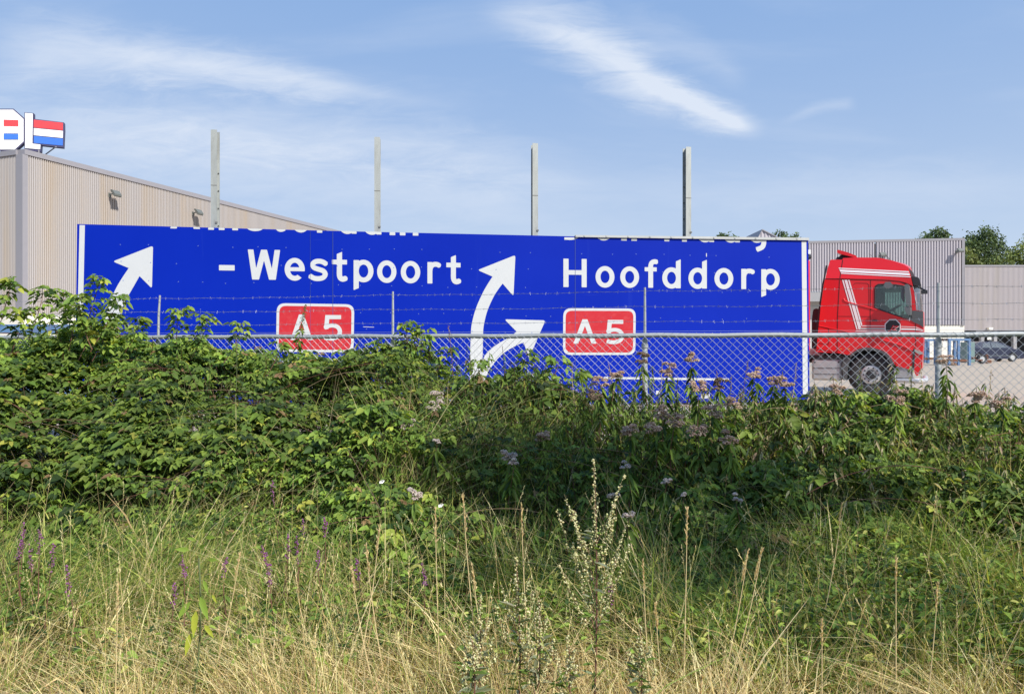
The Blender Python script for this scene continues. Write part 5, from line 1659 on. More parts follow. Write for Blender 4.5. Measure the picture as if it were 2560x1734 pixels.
def build_grass():
    Lv = Leaves()
    STRAW = np.array([0.82, 0.69, 0.38]); STRAW2 = np.array([0.56, 0.43, 0.19]); GR = np.array([0.22, 0.32, 0.058]); GR2 = np.array([0.10, 0.175, 0.038]); OL = np.array([0.44, 0.45, 0.12])

    def field(N, y0, y1, hmin, hmax, wmin, wmax, power=1.0, mid_only=False):
        tufts = mid_only is None
        y = y0 + (y1 - y0) * rng.random(N) ** power
        x = (rng.random(N) * 2 - 1) * (y * 0.80 + 1.4)
        zt, yf, yb = thicket_top(x, y)
        dd = np.clip((y - yf) / 1.3, 0, 1)
        keep = rng.random(N) < (1 - 0.82 * dd)
        if tufts: keep = vnoise(x * 1.6 + 90, y * 1.6) > .55
        if mid_only:
            pxx = 1280 + x / y * F
            keep = (.10 + np.exp(-((pxx - 1180) / 260) ** 2) > rng.random(N)) & (y < yb)
        keep &= rng.random(N) < np.clip((vnoise(x * 5.5 + 70, y * 5.5 + 3) - .22) * 3.0, .12, 1)
        x, y = x[keep], y[keep]; zt = zt[keep]; n = len(x); g_ = ground_z(x, y)
        if mid_only or tufts: g_ = np.maximum(g_, zt - .45)
        # how dry: more straw close by and in patches
        near = np.clip((3.9 - .42 * np.clip((x - .2) / .8, 0, 1) - y) / .75, 0, 1) * (0 if mid_only else 1)
        mid = np.exp(-((x - 0.1) / 1.9) ** 2)
        pat = vnoise(x * 1.5 + 7, y * 1.5 + 2); pat2 = vnoise(x * 4.1, y * 4.1 + 31)
        dry = np.clip(near * (0.62 + 0.34 * mid) + (pat - .5) * 0.7 + (pat2 - .5) * .5 + 0.12, 0.04, 0.95)
        isd = rng.random(n) < dry
        a = np.where(isd[:, None], mixcol(n, [STRAW, STRAW2, (0.40, 0.26, 0.13)], [3, 1.6, .5], .25), mixcol(n, [GR, GR2, OL], [3, 2, 2.0], .25))
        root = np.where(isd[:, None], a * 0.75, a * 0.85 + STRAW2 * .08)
        clump = vnoise(x * 2.6 + 50, y * 2.6 + 13)
        h = rng.uniform(hmin, hmax, n) * (0.45 + 1.0 * clump); w = rng.uniform(wmin, wmax, n); w = np.where(rng.random(n) < .06, w * 2.0, w)
        wind = vnoise(x * .8 + 5, y * .8 + 40) * 2 * np.pi
        lean = np.stack([np.cos(wind) * .45 + rng.normal(0.08, .60, n), np.sin(wind) * .35 + rng.normal(-.08, .50, n), np.zeros(n)], -1)
        left = np.clip((-x - 1.0) / 1.4, 0, 1)[:, None] * np.clip((3.6 - y), 0, 1)[:, None]
        lean[:, :1] += left * 0.55
        bend = rng.uniform(.2, 1.5, n)
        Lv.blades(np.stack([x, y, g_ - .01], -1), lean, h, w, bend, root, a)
    field(98000, 1.3, 5.0, .17, .44, .0028, .0072, 1.0)
    field(22000, 3.2, 6.2, .30, .60, .003, .0080, 1.0)
    field(20000, 4.0, 6.3, .35, .75, .003, .0065, 1.0, mid_only=True)
    field(9000, 4.2, 5.4, .35, .70, .003, .007, 1.0, mid_only=None)
    # low broad-leaved herbs mixed into the grass
    N = 26000; y = rng.uniform(3.0, 5.0, N); x = (rng.random(N) * 2 - 1) * (y * .8 + .3); g_ = ground_z(x, y)
    k_ = rng.random(N) < np.clip((vnoise(x * 2.3 + 17, y * 2.3 + 44) - .38 + .22 * np.clip(x + .3, 0, 1)) * 3, 0, 1) * np.clip((y - 2.9) / .7, 0, 1)
    x, y, g_ = x[k_], y[k_], g_[k_]; N = len(x); az = rng.uniform(0, 2 * np.pi, N)
    Lz = rng.uniform(.025, .06, N)
    Lv.leaves(np.stack([x, y, g_ + rng.uniform(.12, .40, N)], -1), np.stack([np.cos(az), np.sin(az), rng.uniform(-.4, .5, N)], -1), np.stack([rng.normal(0, .4, N), rng.normal(-.3, .4, N), np.ones(N)], -1),
              Lz, Lz * rng.uniform(.3, .65, N), mixcol(N, [G_FRESH, G_MID, G_DARK, OL], [3, 3, 2, 1]), fold=.2, droop=.3)
    # thatch: short dry litter covering the soil
    N = 42000; y = rng.uniform(1.0, 4.6, N); x = (rng.random(N) * 2 - 1) * (y * .8 + 1.6); g_ = ground_z(x, y)
    p = np.stack([x, y, g_ + rng.random(N) * .16], -1); d = rng.normal(0, 1, (N, 3)); d[:, 2] *= .35
    Lv.leaves(p, unit(d), rng.normal(0, 1, (N, 3)), rng.uniform(.08, .22, N), rng.uniform(.003, .006, N), mixcol(N, [STRAW, STRAW2, (0.22, .17, .08), GR], [2, 3, 2, 1]), fold=.3, droop=.2)
    o = Lv.build('long_grass', M_grass); tag(o, 'long dry straw-coloured and green grass in the foreground', 'grass', kind='stuff')

    # fine upright culms with loose seed heads: too many to count
    Lv = Leaves(); N = 800
    y = rng.uniform(2.2, 4.4, N); x = (rng.random(N) * 2 - 1) * (y * .76 + .2); g_ = ground_z(x, y); h = rng.uniform(.42, .74, N)
    a = np.stack([x, y, g_], -1); top = a + np.stack([rng.normal(.02, .20, N), rng.normal(0, .12, N), h], -1)
    midp = (a + top) / 2 + np.stack([rng.normal(0, .015, N), np.zeros(N), np.zeros(N)], -1)
    cs = mixcol(N, [STRAW, (.40, .30, .15), OL], [3, 2, 1.4])
    Lv.sticks(a, midp, .0011, cs); Lv.sticks(midp, top, .0009, cs)
    dr = unit(top - midp)
    for k in range(12):
        f = k / 12; p = top + dr * (f * .09 - .03)[..., None] if False else top + dr * (f * .085 - .03)
        dd = dr * .9 + rng.normal(0, .28, (N, 3))
        Lv.leaves(p, unit(dd), rng.normal(0, 1, (N, 3)), rng.uniform(.008, .018, N), .0028, cs * 1.05, fold=.2)
    o = Lv.build('grass_seed_heads', M_grass); tag(o, 'thin dry seed heads rising out of the foreground grass', 'grass', kind='stuff')


build_grass()


# ------------------------------------------------------------------ plants that stand out one by one
def stem_obj(name, pts, r, m, parent, off):
    mb = MB(); mb.tube(pts, r, 5); return obj(name, mb, m, parent, smooth=True, off=off)


M_stemg = mat('green_stem', (0.11, 0.14, 0.05), 0.7, var=.2); M_stemr = mat('reddish_stem', (0.16, 0.075, 0.05), 0.7, var=.2); M_stems = mat('straw_stem', (0.62, 0.48, 0.25), 0.7, var=.15)


def curve_pts(a, b, bow, n=7):
    a, b = Vector(a), Vector(b); out = []
    for i in range(n + 1):
        t = i / n; out.append(a.lerp(b, t) + Vector(bow) * (4 * t * (1 - t)))
    return out


def bramble_shoot(px, py, Y, length, label, bow, group='bramble shoots rising above the fence rail', big=1.0, nl=None):
    tip = P(px, py, Y)
    root = tip + Vector((-bow * .9 + random.uniform(-.1, .1), random.uniform(-.05, .1), -length))
    pts = curve_pts(root, tip, (bow * .35, 0, length * .18), 9)
    t = thing('bramble_shoot', label, 'bramble', root, 0, group)
    stem_obj('cane', pts, [0.0045 - 0.003 * i / 9 for i in range(10)], M_stemr, t, root)
    Lv = Leaves(); n = nl or int(length / .028)
    f = np.linspace(.12, 1, n); idx = np.minimum((f * 9).astype(int), 8)
    PP = np.array([tuple(p) for p in pts]); fr = f * 9 - idx; p = PP[idx] * (1 - fr)[:, None] + PP[np.minimum(idx + 1, 9)] * fr[:, None]
    for rep in range(2):
        ang = rng.uniform(0, 2 * np.pi, n); st = rng.uniform(.02, .10, n) * (1.2 - .5 * f)
        d = np.stack([np.cos(ang), np.sin(ang) * .7 - .2, rng.uniform(-.2, .55, n)], -1); d = unit(d)
        q = p + d * st[:, None]
        nm = np.stack([rng.normal(.1, .4, n), rng.normal(-.3, .4, n), np.ones(n)], -1)
        Lv.sticks(p, q, .0012, (0.14, .12, .05))
        col = mixcol(n, [G_FRESH, G_MID, G_DARK, G_YEL], [4, 4, 1.0, .6])
        compound(Lv, q, d * np.array([1, 1, .4]) + np.array([0, 0, -.3]), unit(nm), rng.uniform(.045, .078, n) * big, col)
    Lv.build('leaves', M_leaf, t, off=root)


shoots = [(28, 700, 6.9, .55, .10, 'big round-leaved shoot at the very left edge above the fence'), (105, 722, 7.1, .5, .15, 'bramble shoot in front of the beige wall, near the left edge'),
          (160, 728, 7.2, .55, -.12, 'bramble shoot touching the lower left edge of the sign'), (250, 692, 7.0, .62, .12, 'tallest bramble shoot, over the foot of the left arrow'),
          (205, 742, 6.8, .5, -.2, 'leafy shoot covering the white left stripe of the sign'), (300, 738, 6.9, .55, .2, 'bramble shoot arching just right of the left arrow shaft'),
          (345, 795, 7.3, .45, .25, 'bramble shoot arching left of the first fence post'), (452, 770, 7.2, .5, -.05, 'upright bramble shoot just right of the first fence post'),
          (510, 786, 7.1, .45, .22, 'bramble shoot arching between first fence post and left badge'), (600, 806, 7.0, .4, .2, 'small bramble shoot left of the left red badge'),
          (945, 852, 7.1, .4, -.2, 'bramble shoot left of the second fence post'), (1010, 806, 7.0, .55, .05, 'tall bramble shoot just right of the second fence post'),
          (1060, 822, 7.0, .5, .2, 'bramble shoot drooping right of the second fence post'), (1115, 872, 6.9, .4, .2, 'bramble shoot left of the forked arrow shaft'),
          (1200, 900, 6.7, .35, .15, 'bramble shoot in front of the forked arrow shaft'), (1315, 880, 6.6, .42, .05, 'bramble shoot below the small right arrow head'),
          (1392, 898, 6.6, .42, .22, 'bramble shoot below the left edge of the right badge'), (1450, 925, 6.5, .35, .2, 'bramble shoot below the right red badge'),
          (2140, 985, 6.0, .4, .25, 'bramble shoot below the truck front wheel'), (2240, 1010, 5.9, .45, .3, 'bramble shoot hanging below the truck bumper'),
          (700, 858, 7.0, .35, .15, 'bramble shoot under the left red badge'), (860, 880, 7.0, .35, .2, 'bramble shoot at the lower right corner of the left badge')]
shoots += [(66, 772, 7.0, .45, .15, 'low bramble shoot over the fence rail, second from the left edge'), (128, 788, 7.0, .4, -.12, 'low bramble shoot in front of the cream warehouse base'),
           (182, 762, 7.0, .5, .1, 'dense bramble shoot in front of the lower left corner of the sign'), (222, 798, 6.9, .4, .2, 'low leafy shoot below the left arrow, over the rail'), (272, 786, 6.9, .45, .2, 'bramble shoot over the rail where it leaves the left brambles')]
for (px, py, Y, ln, bow, lab) in shoots:
    bramble_shoot(px, py, Y, ln, lab, bow, big=1.25 if px < 60 else 1.0)


def spire_plant(name, label, cat, px, py, Y, height, group, col_head, head_frac, leaf_cols, leaf_len, lean=0.0, head_w=.012, nleaf=22, stem_m=None, droop=.5, head_n=60, wid=.3):
    tip = P(px, py, Y); root = tip + Vector((-lean, 0, -height))
    t = thing(name, label, cat, root, 0, group)
    pts = curve_pts(root, tip, (random.uniform(-.02, .02), 0, 0), 6)
    stem_obj('stem', pts, [.0032 - .002 * i / 6 for i in range(7)], stem_m or M_stemg, t, root)
    PP = np.array([tuple(p) for p in pts])
    def at(f):
        i = np.minimum((f * 6).astype(int), 5); r = (f * 6 - i)[:, None]; return PP[i] * (1 - r) + PP[i + 1] * r
    if nleaf:
        Lv = Leaves(); f = rng.uniform(.1, max(.2, 1 - head_frac), nleaf); p = at(f); ang = rng.uniform(0, 2 * np.pi, nleaf)
        d = np.stack([np.cos(ang), np.sin(ang), rng.uniform(-.6, .5, nleaf)], -1); L = rng.uniform(.6, 1.15, nleaf) * leaf_len * (1.2 - .5 * f)
        Lv.leaves(p, d, np.stack([rng.normal(0, .4, nleaf), rng.normal(-.3, .4, nleaf), np.ones(nleaf)], -1), L, L * wid, mixcol(nleaf, leaf_cols, [1] * len(leaf_cols)), droop=droop)
        Lv.build('leaves', M_herb, t, off=root)
    if head_n:
        Lv = Leaves(); f = 1 - rng.random(head_n) * head_frac; p = at(f); w = head_w * (.35 + .65 * np.clip((1 - f) / (head_frac + 1e-6) * 2.2, 0, 1))
        p = p + rng.normal(0, 1, (head_n, 3)) * w[:, None] * .6
        Lv.blobs(p, rng.uniform(.0035, .0065, head_n), mixcol(head_n, col_head, [1] * len(col_head), .25))
        Lv.build('flower_spike', M_herb, t, off=root)
    return t


# purple loosestrife
lo_s = [(60, 1290, 3.6), (55, 1335, 3.5), (72, 1345, 3.5), (100, 1308, 3.5), (135, 1345, 3.4), (165, 1398, 3.3), (455, 1375, 3.4), (565, 1378, 3.45), (655, 1350, 3.5), (673, 1392, 3.4),
        (436, 1435, 3.3), (757, 1282, 3.9), (812, 1277, 3.8), (720, 1320, 3.7), (742, 1325, 3.7), (795, 1360, 3.6), (890, 1380, 3.6), (1055, 1393, 3.5), (680, 1185, 4.3), (1525, 1435, 3.4)]
words = ['first', 'second', 'third', 'fourth', 'fifth', 'sixth', 'seventh', 'eighth', 'ninth', 'tenth', 'eleventh', 'twelfth', 'thirteenth', 'fourteenth', 'fifteenth', 'sixteenth', 'seventeenth', 'eighteenth', 'nineteenth', 'twentieth',
         'twenty-first', 'twenty-second', 'twenty-third', 'twenty-fourth', 'twenty-fifth', 'twenty-sixth', 'twenty-seventh', 'twenty-eighth', 'twenty-ninth', 'thirtieth', 'thirty-first', 'thirty-second', 'thirty-third', 'thirty-fourth',
         'thirty-fifth', 'thirty-sixth', 'thirty-seventh', 'thirty-eighth']
lo_s.sort()
for i, (px, py, Y) in enumerate(lo_s):
    spire_plant('loosestrife', 'purple-pink flower spike in the grass, %s spike from the left' % words[i], 'flower', px, py + 14, Y, random.uniform(.30, .42), 'purple flower spikes in the grass',
                [(0.36, .13, .34), (.28, .12, .25), (.24, .14, .17)], .34, [G_MID, (.14, .12, .05)], .05, lean=random.uniform(-.05, .05), head_w=.010, nleaf=16, head_n=34, stem_m=M_stemr)


# hemp agrimony: rounded mauve-brown flower heads
def agrimony(px, py, Y, height, w, label, tone=0, nh=7):
    tip = P(px, py, Y); root = tip + Vector((random.uniform(-.06, .06), .02, -height))
    t = thing('hemp_agrimony', label, 'flowering plant', root, 0, 'mauve-brown flower heads above the weeds')
    pts = curve_pts(root, tip - Vector((0, 0, .05)), (random.uniform(-.02, .02), 0, 0), 5)
    stem_obj('stem', pts, [.0035, .0032, .003, .0026, .0022, .002], M_stemr, t, root)
    PP = np.array([tuple(p) for p in pts]); n = 26; f = rng.uniform(.25, .97, n); i_ = np.minimum((f * 5).astype(int), 4); r_ = (f * 5 - i_)[:, None]; p = PP[i_] * (1 - r_) + PP[i_ + 1] * r_
    Lv = Leaves(); ang = rng.uniform(0, 2 * np.pi, n); d = np.stack([np.cos(ang), np.sin(ang), rng.uniform(-.9, 0, n)], -1); L = rng.uniform(.05, .10, n)
    Lv.leaves(p, d, np.stack([rng.normal(0, .4, n), rng.normal(-.3, .4, n), np.ones(n)], -1), L, L * .33, mixcol(n, [G_MID, G_DARK, G_FRESH * .9], [2, 1, 1]), droop=.6)
    Lv.build('leaves', M_herb, t, off=root)
    cols = [[(.52, .37, .29), (.38, .26, .20), (.62, .49, .39)], [(.56, .47, .45), (.46, .38, .36), (.62, .56, .52)], [(.22, .16, .11), (.28, .20, .14), (.16, .12, .08)]][tone]
    Lv = Leaves()
    for k in range(nh):
        c = tip + Vector((random.uniform(-w, w), random.uniform(-w, w) * .7, random.uniform(-1.3 * w, .45 * w)))
        base = np.array([tuple(pts[-1])]); Lv.sticks(base, np.array([tuple(c)]), .0013, (.13, .09, .05))
        m_ = 46; u_ = rng.normal(0, 1, (m_, 3)); u_ = unit(u_); u_[:, 2] = np.abs(u_[:, 2]) * .75 - .1
        q = np.array(tuple(c)) + u_ * (w * .55)
        Lv.blobs(q, rng.uniform(.0042, .0080, m_) * (.8 if tone == 1 else 1), mixcol(m_, cols, [1, 1, 1], .3))
    Lv.build('flower_head', M_herb, t, off=root)


ag = [(1604, 888, 6.3, .45, .055, 2), (1543, 926, 6.2, .4, .05, 0), (1668, 918, 6.1, .4, .055, 0), (1728, 888, 6.2, .45, .045, 0), (1800, 955, 6.0, .35, .05, 2), (1885, 928, 6.1, .4, .045, 0), (1935, 945, 6.1, .35, .05, 0), (1962, 950, 6.0, .35, .05, 0),
      (1500, 950, 6.2, .35, .05, 0), (1490, 985, 6.0, .35, .055, 2), (1745, 962, 5.9, .35, .05, 0), (1660, 1025, 5.6, .4, .055, 0), (1688, 1045, 5.4, .4, .05, 0), (1780, 1020, 5.5, .4, .055, 0), (1835, 1000, 5.8, .35, .05, 0), (1575, 1065, 5.3, .35, .05, 0),
      (1640, 1068, 5.3, .3, .05, 0), (1745, 1065, 5.3, .35, .055, 0), (1820, 1085, 5.2, .35, .05, 0), (1355, 1085, 5.5, .3, .04, 0), (1095, 990, 6.0, .35, .055, 1), (1085, 1008, 5.9, .3, .045, 1), (1020, 1055, 5.4, .3, .04, 1), (1270, 1130, 4.9, .3, .045, 1), (1285, 1150, 4.8, .3, .03, 1),
      (1092, 1103, 5.0, .25, .022, 1), (1565, 1155, 4.7, .3, .03, 1), (1535, 1228, 4.4, .3, .03, 1), (1038, 1230, 4.5, .3, .035, 1), (1665, 1200, 4.6, .3, .025, 1), (1570, 1280, 4.2, .3, .03, 1), (1840, 1240, 4.4, .3, .025, 1), (1708, 1230, 4.5, .3, .02, 1), (2090, 965, 6.0, .35, .05, 0),
      (2245, 985, 5.7, .35, .06, 0), (2365, 895, 6.0, .5, .05, 0), (2440, 985, 5.8, .35, .05, 0), (2500, 1000, 5.8, .35, .05, 0)]
ag.sort()
for i, (px, py, Y, h, w, tone) in enumerate(ag):
    look = ['mauve-brown', 'pale pinkish', 'dark brown'][tone]
    agrimony(px, py, Y, h, w, '%s rounded flower head on a leafy stem, %s from the left' % (look, words[min(i, 37)]), tone, nh=4 if w < .035 else 8)

# the plant in front of the left badge
t_ = spire_plant('flowering_nettle', 'tall green spike plant covering the A of the left red badge', 'plant', 765, 762, 7.0, .55, None, [(.16, .20, .06), (.22, .22, .08), (.12, .15, .05)], .42, [G_MID, G_FRESH], .07, lean=.09, head_w=.018, nleaf=26, head_n=130, wid=.45)

# other thin upright spikes against the sign
th = [(1120, 812), (590, 832), (1520, 905), (1655, 900), (1680, 930), (1790, 925), (1828, 940), (1990, 905), (1960, 915), (1430, 905), (1870, 900), (2050, 975), (2478, 925), (2300, 905), (2150, 912)]
for i, (px, py) in enumerate(sorted(th)):
    spire_plant('willowherb', 'thin upright weed stalk seen against the fence mesh, %s from the left' % words[i], 'weed', px, py, 6.35, random.uniform(.35, .5), 'thin weed stalks against the fence',
                [(.30, .20, .22), (.22, .20, .10), (.35, .28, .22)], .35, [G_MID, (.25, .19, .10)], .045, lean=random.uniform(-.08, .08), head_w=.011, nleaf=16, head_n=26, stem_m=random.choice([M_stemg, M_stemr, M_stems]), wid=.22)


# mugwort
def mugwort(px, py, Y, height, label, branches, seed, dens=1.0):
    rnd = random.Random(seed); tip = P(px, py, Y); root = tip + Vector((rnd.uniform(-.03, .02), 0, -height))
    t = thing('mugwort', label, 'mugwort plant', root, 0, 'mugwort plants with pale flower spikes')
    pts = curve_pts(root, tip, (.01, 0, 0), 8)
    stem_obj('stem', pts, [.0045 - .0037 * i / 8 for i in range(9)], M_stemr, t, root)
    cols = [(.62, .60, .34), (.50, .50, .25), (.72, .69, .46), (.38, .30, .17)]

    def spike(a, b, n, name='flower_spike'):
        Lv = Leaves(); bow = Vector((0, 0, -.012)); pp = np.array([tuple(q) for q in curve_pts(a, b, bow, 6)])
        Lv.sticks(pp[:-1], pp[1:], .0013, (.28, .24, .14))
        f = rng.random(n); i_ = np.minimum((f * 6).astype(int), 5); r_ = (f * 6 - i_)[:, None]; p = pp[i_] * (1 - r_) + pp[i_ + 1] * r_
        p = p + rng.normal(0, 1, (n, 3)) * (.0065 * (1.15 - .7 * f))[:, None]
        Lv.blobs(p, rng.uniform(.0022, .0056, n), mixcol(n, cols, [3, 2, 2, 1], .2))
        Lv.build(name, M_herb, t, off=root)
    L = (tip - root).length
    spike(tip + Vector((0.004, 0, -.36 * height)), tip, int(130 * dens))
    for k in range(branches):
        f = .62 - .40 * k / branches + rnd.uniform(-.02, .02); a = root.lerp(tip, f); sd = -1 if k % 2 else 1
        ln = height * (.30 + .14 * (k / branches)) * rnd.uniform(.85, 1.15)
        b = a + Vector((sd * ln * rnd.uniform(.20, .40), rnd.uniform(-.5, .4) * ln * .5, ln * rnd.uniform(.75, .95)))
        Lv_a = a.lerp(b, .22); mb = MB(); mb.tube([a, Lv_a], .0016, 4); obj('branch', mb, M_stemr, t, off=root)
        spike(Lv_a, b, int(75 * dens))
    n = 46; Lv = Leaves(); f = rng.uniform(.08, .7, n); p = np.array(tuple(root)) * (1 - f[:, None]) + np.array(tuple(tip)) * f[:, None]; ang = rng.uniform(0, 2 * np.pi, n)
    d = np.stack([np.cos(ang), np.sin(ang), rng.uniform(-.1, .9, n)], -1); Ls = rng.uniform(.04, .085, n)
    Lv.leaves(p, d, rng.normal(0, .4, (n, 3)) + [0, -.3, 1], Ls, Ls * .2, mixcol(n, [G_MID, (.18, .21, .12), (.26, .28, .20)], [2, 1, 1]), droop=.2)
    Lv.build('leaves', M_herb, t, off=root)


mugwort(1485, 1146, 2.75, .95, 'tall pale mugwort standing highest in the foreground, centre right', 12, 5, 1.0)
mugwort(1290, 1392, 2.7, .62, 'mugwort with one dense upright spike left of the tallest one', 5, 6, .75)
mugwort(1347, 1495, 2.6, .5, 'low bushy mugwort between the two taller ones', 6, 7, .6)
mugwort(1200, 1485, 2.6, .5, 'low mugwort left of the dense upright spike', 5, 8, .6)
mugwort(1600, 1560, 2.55, .4, 'short mugwort right of the tallest one near the bottom', 5, 9, .55)
mugwort(1180, 1590, 2.4, .3, 'lowest mugwort at the bottom edge, left of centre', 4, 10, .5)
mugwort(1420, 1590, 2.4, .32, 'small mugwort at the foot of the tallest one', 4, 12, .55)

# dry grass stalks that stand alone
st = [(1157, 1234, 2.9, -.045, .62, 'tallest straw stalk, leaning right, left of centre'), (1088, 1274, 2.9, -.012, .55, 'thin straw stalk just left of the tallest stalk'), (1303, 1258, 2.9, -.02, .55, 'thin greenish straw stalk left of the tall mugwort'),
      (1718, 1272, 2.9, .01, .6, 'single straw stalk with pale feathery head right of the mugwort'), (1870, 1375, 2.8, .08, .5, 'leaning straw stalk at right, one of a pair, left one'), (1905, 1372, 2.8, .10, .5, 'leaning straw stalk at right, one of a pair, right one'),
      (915, 1365, 3.0, -.05, .45, 'straw stalk leaning left in front of the dark brambles'), (950, 1311, 3.0, .05, .45, 'straw stalk leaning right in front of the dark brambles'), (878, 1418, 2.9, -.06, .4, 'short straw stalk with drooping head, left of centre'),
      (1180, 1412, 2.8, -.05, .4, 'short straw stalk below the tallest stalk'), (295, 1455, 2.7, .01, .5, 'upright straw stalk in the left grass'), (600, 1385, 3.0, .08, .45, 'straw stalk crossing the purple spikes at left'),
      (1607, 1402, 2.8, -.02, .45, 'straw stalk with a nodding brown head'), (1638, 1510, 2.6, -.03, .4, 'short straw stalk bottom right of the mugwort'), (2240, 1395, 2.9, .0, .4, 'pale straw stalk in the right grass'),
      (2345, 1460, 2.7, .03, .4, 'curly straw stalk at the lower right'), (2055, 1550, 2.5, .0, .35, 'straw stalk with pale flat head, bottom right'), (2105, 1260, 3.4, .05, .4, 'dead brown stalk against the shaded brambles'), (1755, 1690, 2.2, .02, .3, 'short straw stalk at the bottom edge')]
for (px, py, Y, lean, h, lab) in st:
    tip = P(px, py, Y); root = tip + Vector((-lean * 0 - lean * 1.6, 0, -h * 1.25)); t = thing('grass_stalk', lab, 'grass stalk', root, 0, 'dry grass stalks')
    pts = curve_pts(root, tip, (lean * .15, 0, 0), 6)
    stem_obj('stem', pts, [.0026 - .0015 * i / 6 for i in range(7)], M_stems, t, root)
    Lv = Leaves(); n = 70; f = 1 - rng.random(n) * .20; p = np.array(tuple(root)) * (1 - f[:, None]) + np.array(tuple(tip)) * f[:, None]; dr = np.array(tuple((tip - root).normalized()))
    Lv.leaves(p, dr + rng.normal(0, .28, (n, 3)), rng.normal(0, 1, (n, 3)), rng.uniform(.010, .022, n), .0045, mixcol(n, [(.70, .57, .33), (.60, .45, .25)], [1, 1]), fold=.2)
    Lv.build('seed_head', M_grass, t, off=root)


# yellowing balsam at the left, bindweed flowers
def balsam():
    tip = P(497, 1395, 2.9); root = tip + Vector((-.03, 0, -.62)); t = thing('balsam_plant', 'plant with bright yellow-green hanging leaves in the left grass', 'plant', root)
    pts = curve_pts(root, tip, (.02, 0, 0), 6); stem_obj('stem', pts, [.004] * 7, M_stemg, t, root)
    for (px, py, L, dx, c) in ((500, 1490, .085, .05, 0), (478, 1502, .075, -.07, 0), (490, 1525, .085, .0, 1), (510, 1560, .06, .07, 1), (478, 1580, .075, -.015, 1), (508, 1448, .05, .03, 0), (530, 1485, .035, .03, 1), (520, 1400, .05, .06, 0), (475, 1375, .06, -.05, 0), (500, 1370, .05, .02, 0), (515, 1345, .05, .05, 0), (490, 1350, .04, -.03, 0)):
        p = P(px, py, 2.85); Lv = Leaves()
        Lv.leaves(np.array([tuple(p)]), np.array([(dx, -.3 * L, -L if py > 1420 else .02)]) if True else None, np.array([(.1, -1, .25)]), L, L * .36, np.array([[(.22, .33, .05), (.38, .42, .05)][c]]), fold=.12, droop=.2)
        Lv.build('leaf', M_herb, t, off=root)


balsam()
for (px, py, Y, lab) in ((955, 1203, 4.5, 'white bindweed flower in the dark brambles, left one'), (1102, 1262, 4.3, 'white bindweed flower in the shade, right one')):
    c = P(px, py, Y); t = thing('bindweed_flower', lab, 'flower', c, 0, 'white bindweed flowers')
    mb = MB(); mb.lathe([(.0, .02), (.004, .012), (.010, .0), (.017, -.004)], (0, 0, 0), 'y', 5); mb.v = [(a, b + a * .5, c * .7 + a * .25) for a, b, c in mb.v]; obj('trumpet', mb, mat('petal_white', (.8, .8, .8), .6), t, smooth=True)
    mb = MB(); mb.tube([(0, .02, 0), (.01, .08, -.06), (.02, .1, -.2)], .0015, 4); obj('stem', mb, M_stemg, t)


# ------------------------------------------------------------------ trees
def tree(label, lobes, trunk, base, n, lsize, cols, group='trees behind the warehouses', seed=0):
    """lobes: (centre, radius xyz); leaves fill the shell of each lobe unevenly"""
    t = thing('tree', label, 'tree', base, 0, group)
    mb = MB(); top = Vector(lobes[0][0])
    mb.tube([Vector(base), Vector(base).lerp(top, .5) + Vector((.1, 0, 0)), top], [trunk, trunk * .75, trunk * .3], 8)
    for c, r in lobes[1:]:
        mb.tube([Vector(base).lerp(top, .45), Vector(c)], [trunk * .4, trunk * .12], 6)
    obj('trunk', mb, M_bark, t, smooth=True, off=base)
    Lv = Leaves(); vol = [r[0] * r[2] for _, r in lobes]; tot = sum(vol)
    for (c, r), v in zip(lobes, vol):
        k = int(n * v / tot); u = unit(rng.normal(0, 1, (k, 3))); rad = rng.uniform(.55, 1.08, (k, 1))
        # sub clumps: push leaves towards random twig ends
        m_ = max(6, k // 45); tw = unit(rng.normal(0, 1, (m_, 3))) * rng.uniform(.6, 1.1, (m_, 1)); own = rng.integers(0, m_, k)
        q = tw[own] + rng.normal(0, .17, (k, 3)); p = np.array(c) + np.where(rng.random((k, 1)) < .8, q, u * rad) * np.array(r)
        nm = rng.normal(0, .6, (k, 3)) + u * .6 + [0, 0, .4]; ax = rng.normal(0, 1, (k, 3)); ax[:, 2] -= .3
        tone = (.75 + .5 * rng.random(m_))[own][:, None]
        Lv.leaves(p, ax, nm, lsize * rng.uniform(.6, 1.3, k), lsize * .7 * rng.uniform(.6, 1.2, k), mixcol(k, cols, [1] * len(cols), .2) * tone, fold=.2, droop=.1)
    Lv.build('crown', M_far, t, off=base)
    return t


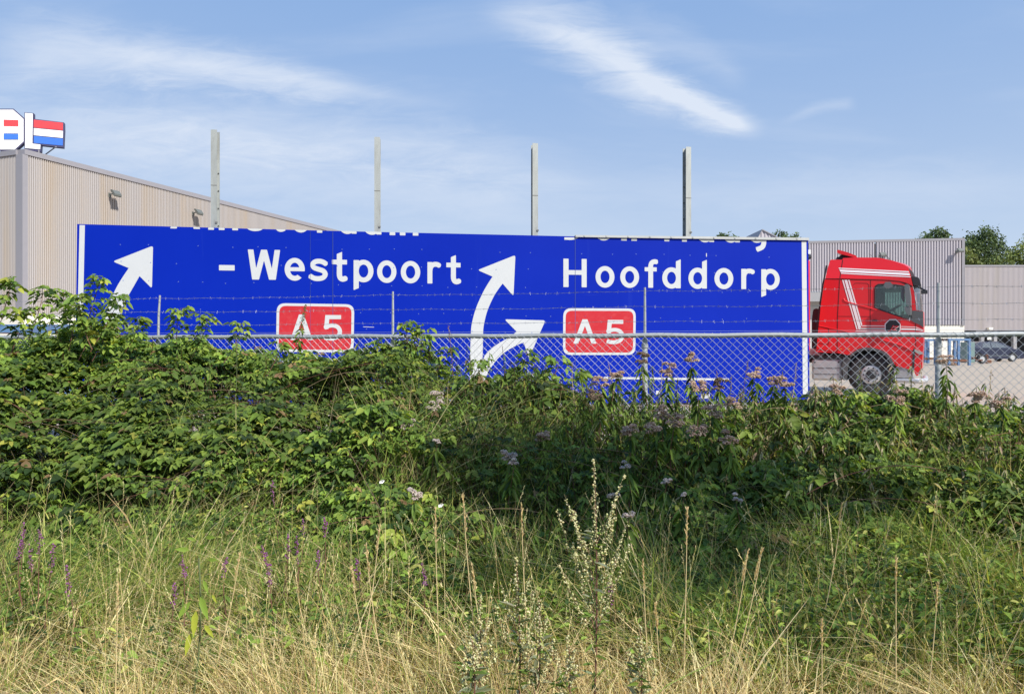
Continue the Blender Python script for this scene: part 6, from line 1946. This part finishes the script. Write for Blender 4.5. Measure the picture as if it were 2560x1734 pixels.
def far_tree(label, lobes_px, Y, n, seed=0, cols=None):
    lobes = []
    for (px, py, rx, ry) in lobes_px:
        c = P(px, py, Y); lobes.append((tuple(c), (rx / F * Y, rx / F * Y, ry / F * Y)))
    b = Vector((lobes[0][0][0], Y, 0))
    cols = cols or [(.105, .155, .065), (.14, .19, .075), (.08, .125, .055)]
    tree(label, lobes, .25, tuple(b), n, .34, cols)


far_tree('small treetop above the sign, left of the gable peak', [(1815, 610, 26, 26), (1800, 605, 14, 14), (1838, 606, 14, 14)], 100, 1500)
far_tree('treetop above the sign just right of the gable peak', [(1960, 606, 26, 27), (1985, 612, 20, 22), (1942, 612, 12, 14)], 100, 1800)
far_tree('dark treetop rising behind the roof of the grey warehouse', [(2310, 612, 26, 30), (2350, 600, 24, 30), (2330, 625, 44, 30)], 92, 3200)
far_tree('tall green tree right of the grey warehouse', [(2465, 620, 34, 44), (2440, 640, 30, 55), (2425, 610, 22, 24), (2482, 640, 30, 50), (2455, 680, 50, 40)], 96, 6000)
far_tree('lighter green tree at the right edge behind the lower roof', [(2530, 665, 40, 40), (2500, 670, 26, 30), (2560, 650, 34, 46), (2600, 640, 40, 60)], 92, 4000, cols=[(.19, .24, .09), (.22, .26, .10), (.15, .19, .07)])
far_tree('yellow-green tree low between the warehouse corner and the tall tree', [(2420, 655, 22, 30), (2440, 672, 20, 22)], 88, 1800, cols=[(.21, .25, .09), (.24, .27, .10), (.16, .20, .07)])

# roadside tree outside the frame on the right whose shade falls on the middle of the thicket
tree('roadside tree outside the picture that shades the middle of the thicket', [((6.7, -1.7, 8.5), (.95, .7, .62)), ((7.75, -2.2, 9.0), (.85, .7, .6)), ((5.9, -1.3, 8.0), (.6, .55, .5)), ((8.6, -2.4, 9.0), (.6, .6, .5)), ((6.9, -3.0, 8.3), (.75, .6, .4)), ((7.9, -3.3, 8.5), (.6, .5, .4))],
     .10, (8.9, -3.4, -.6), 4200, .12, [(.07, .12, .03), (.05, .09, .025)], group=None)
print('objects', len(bpy.data.objects))
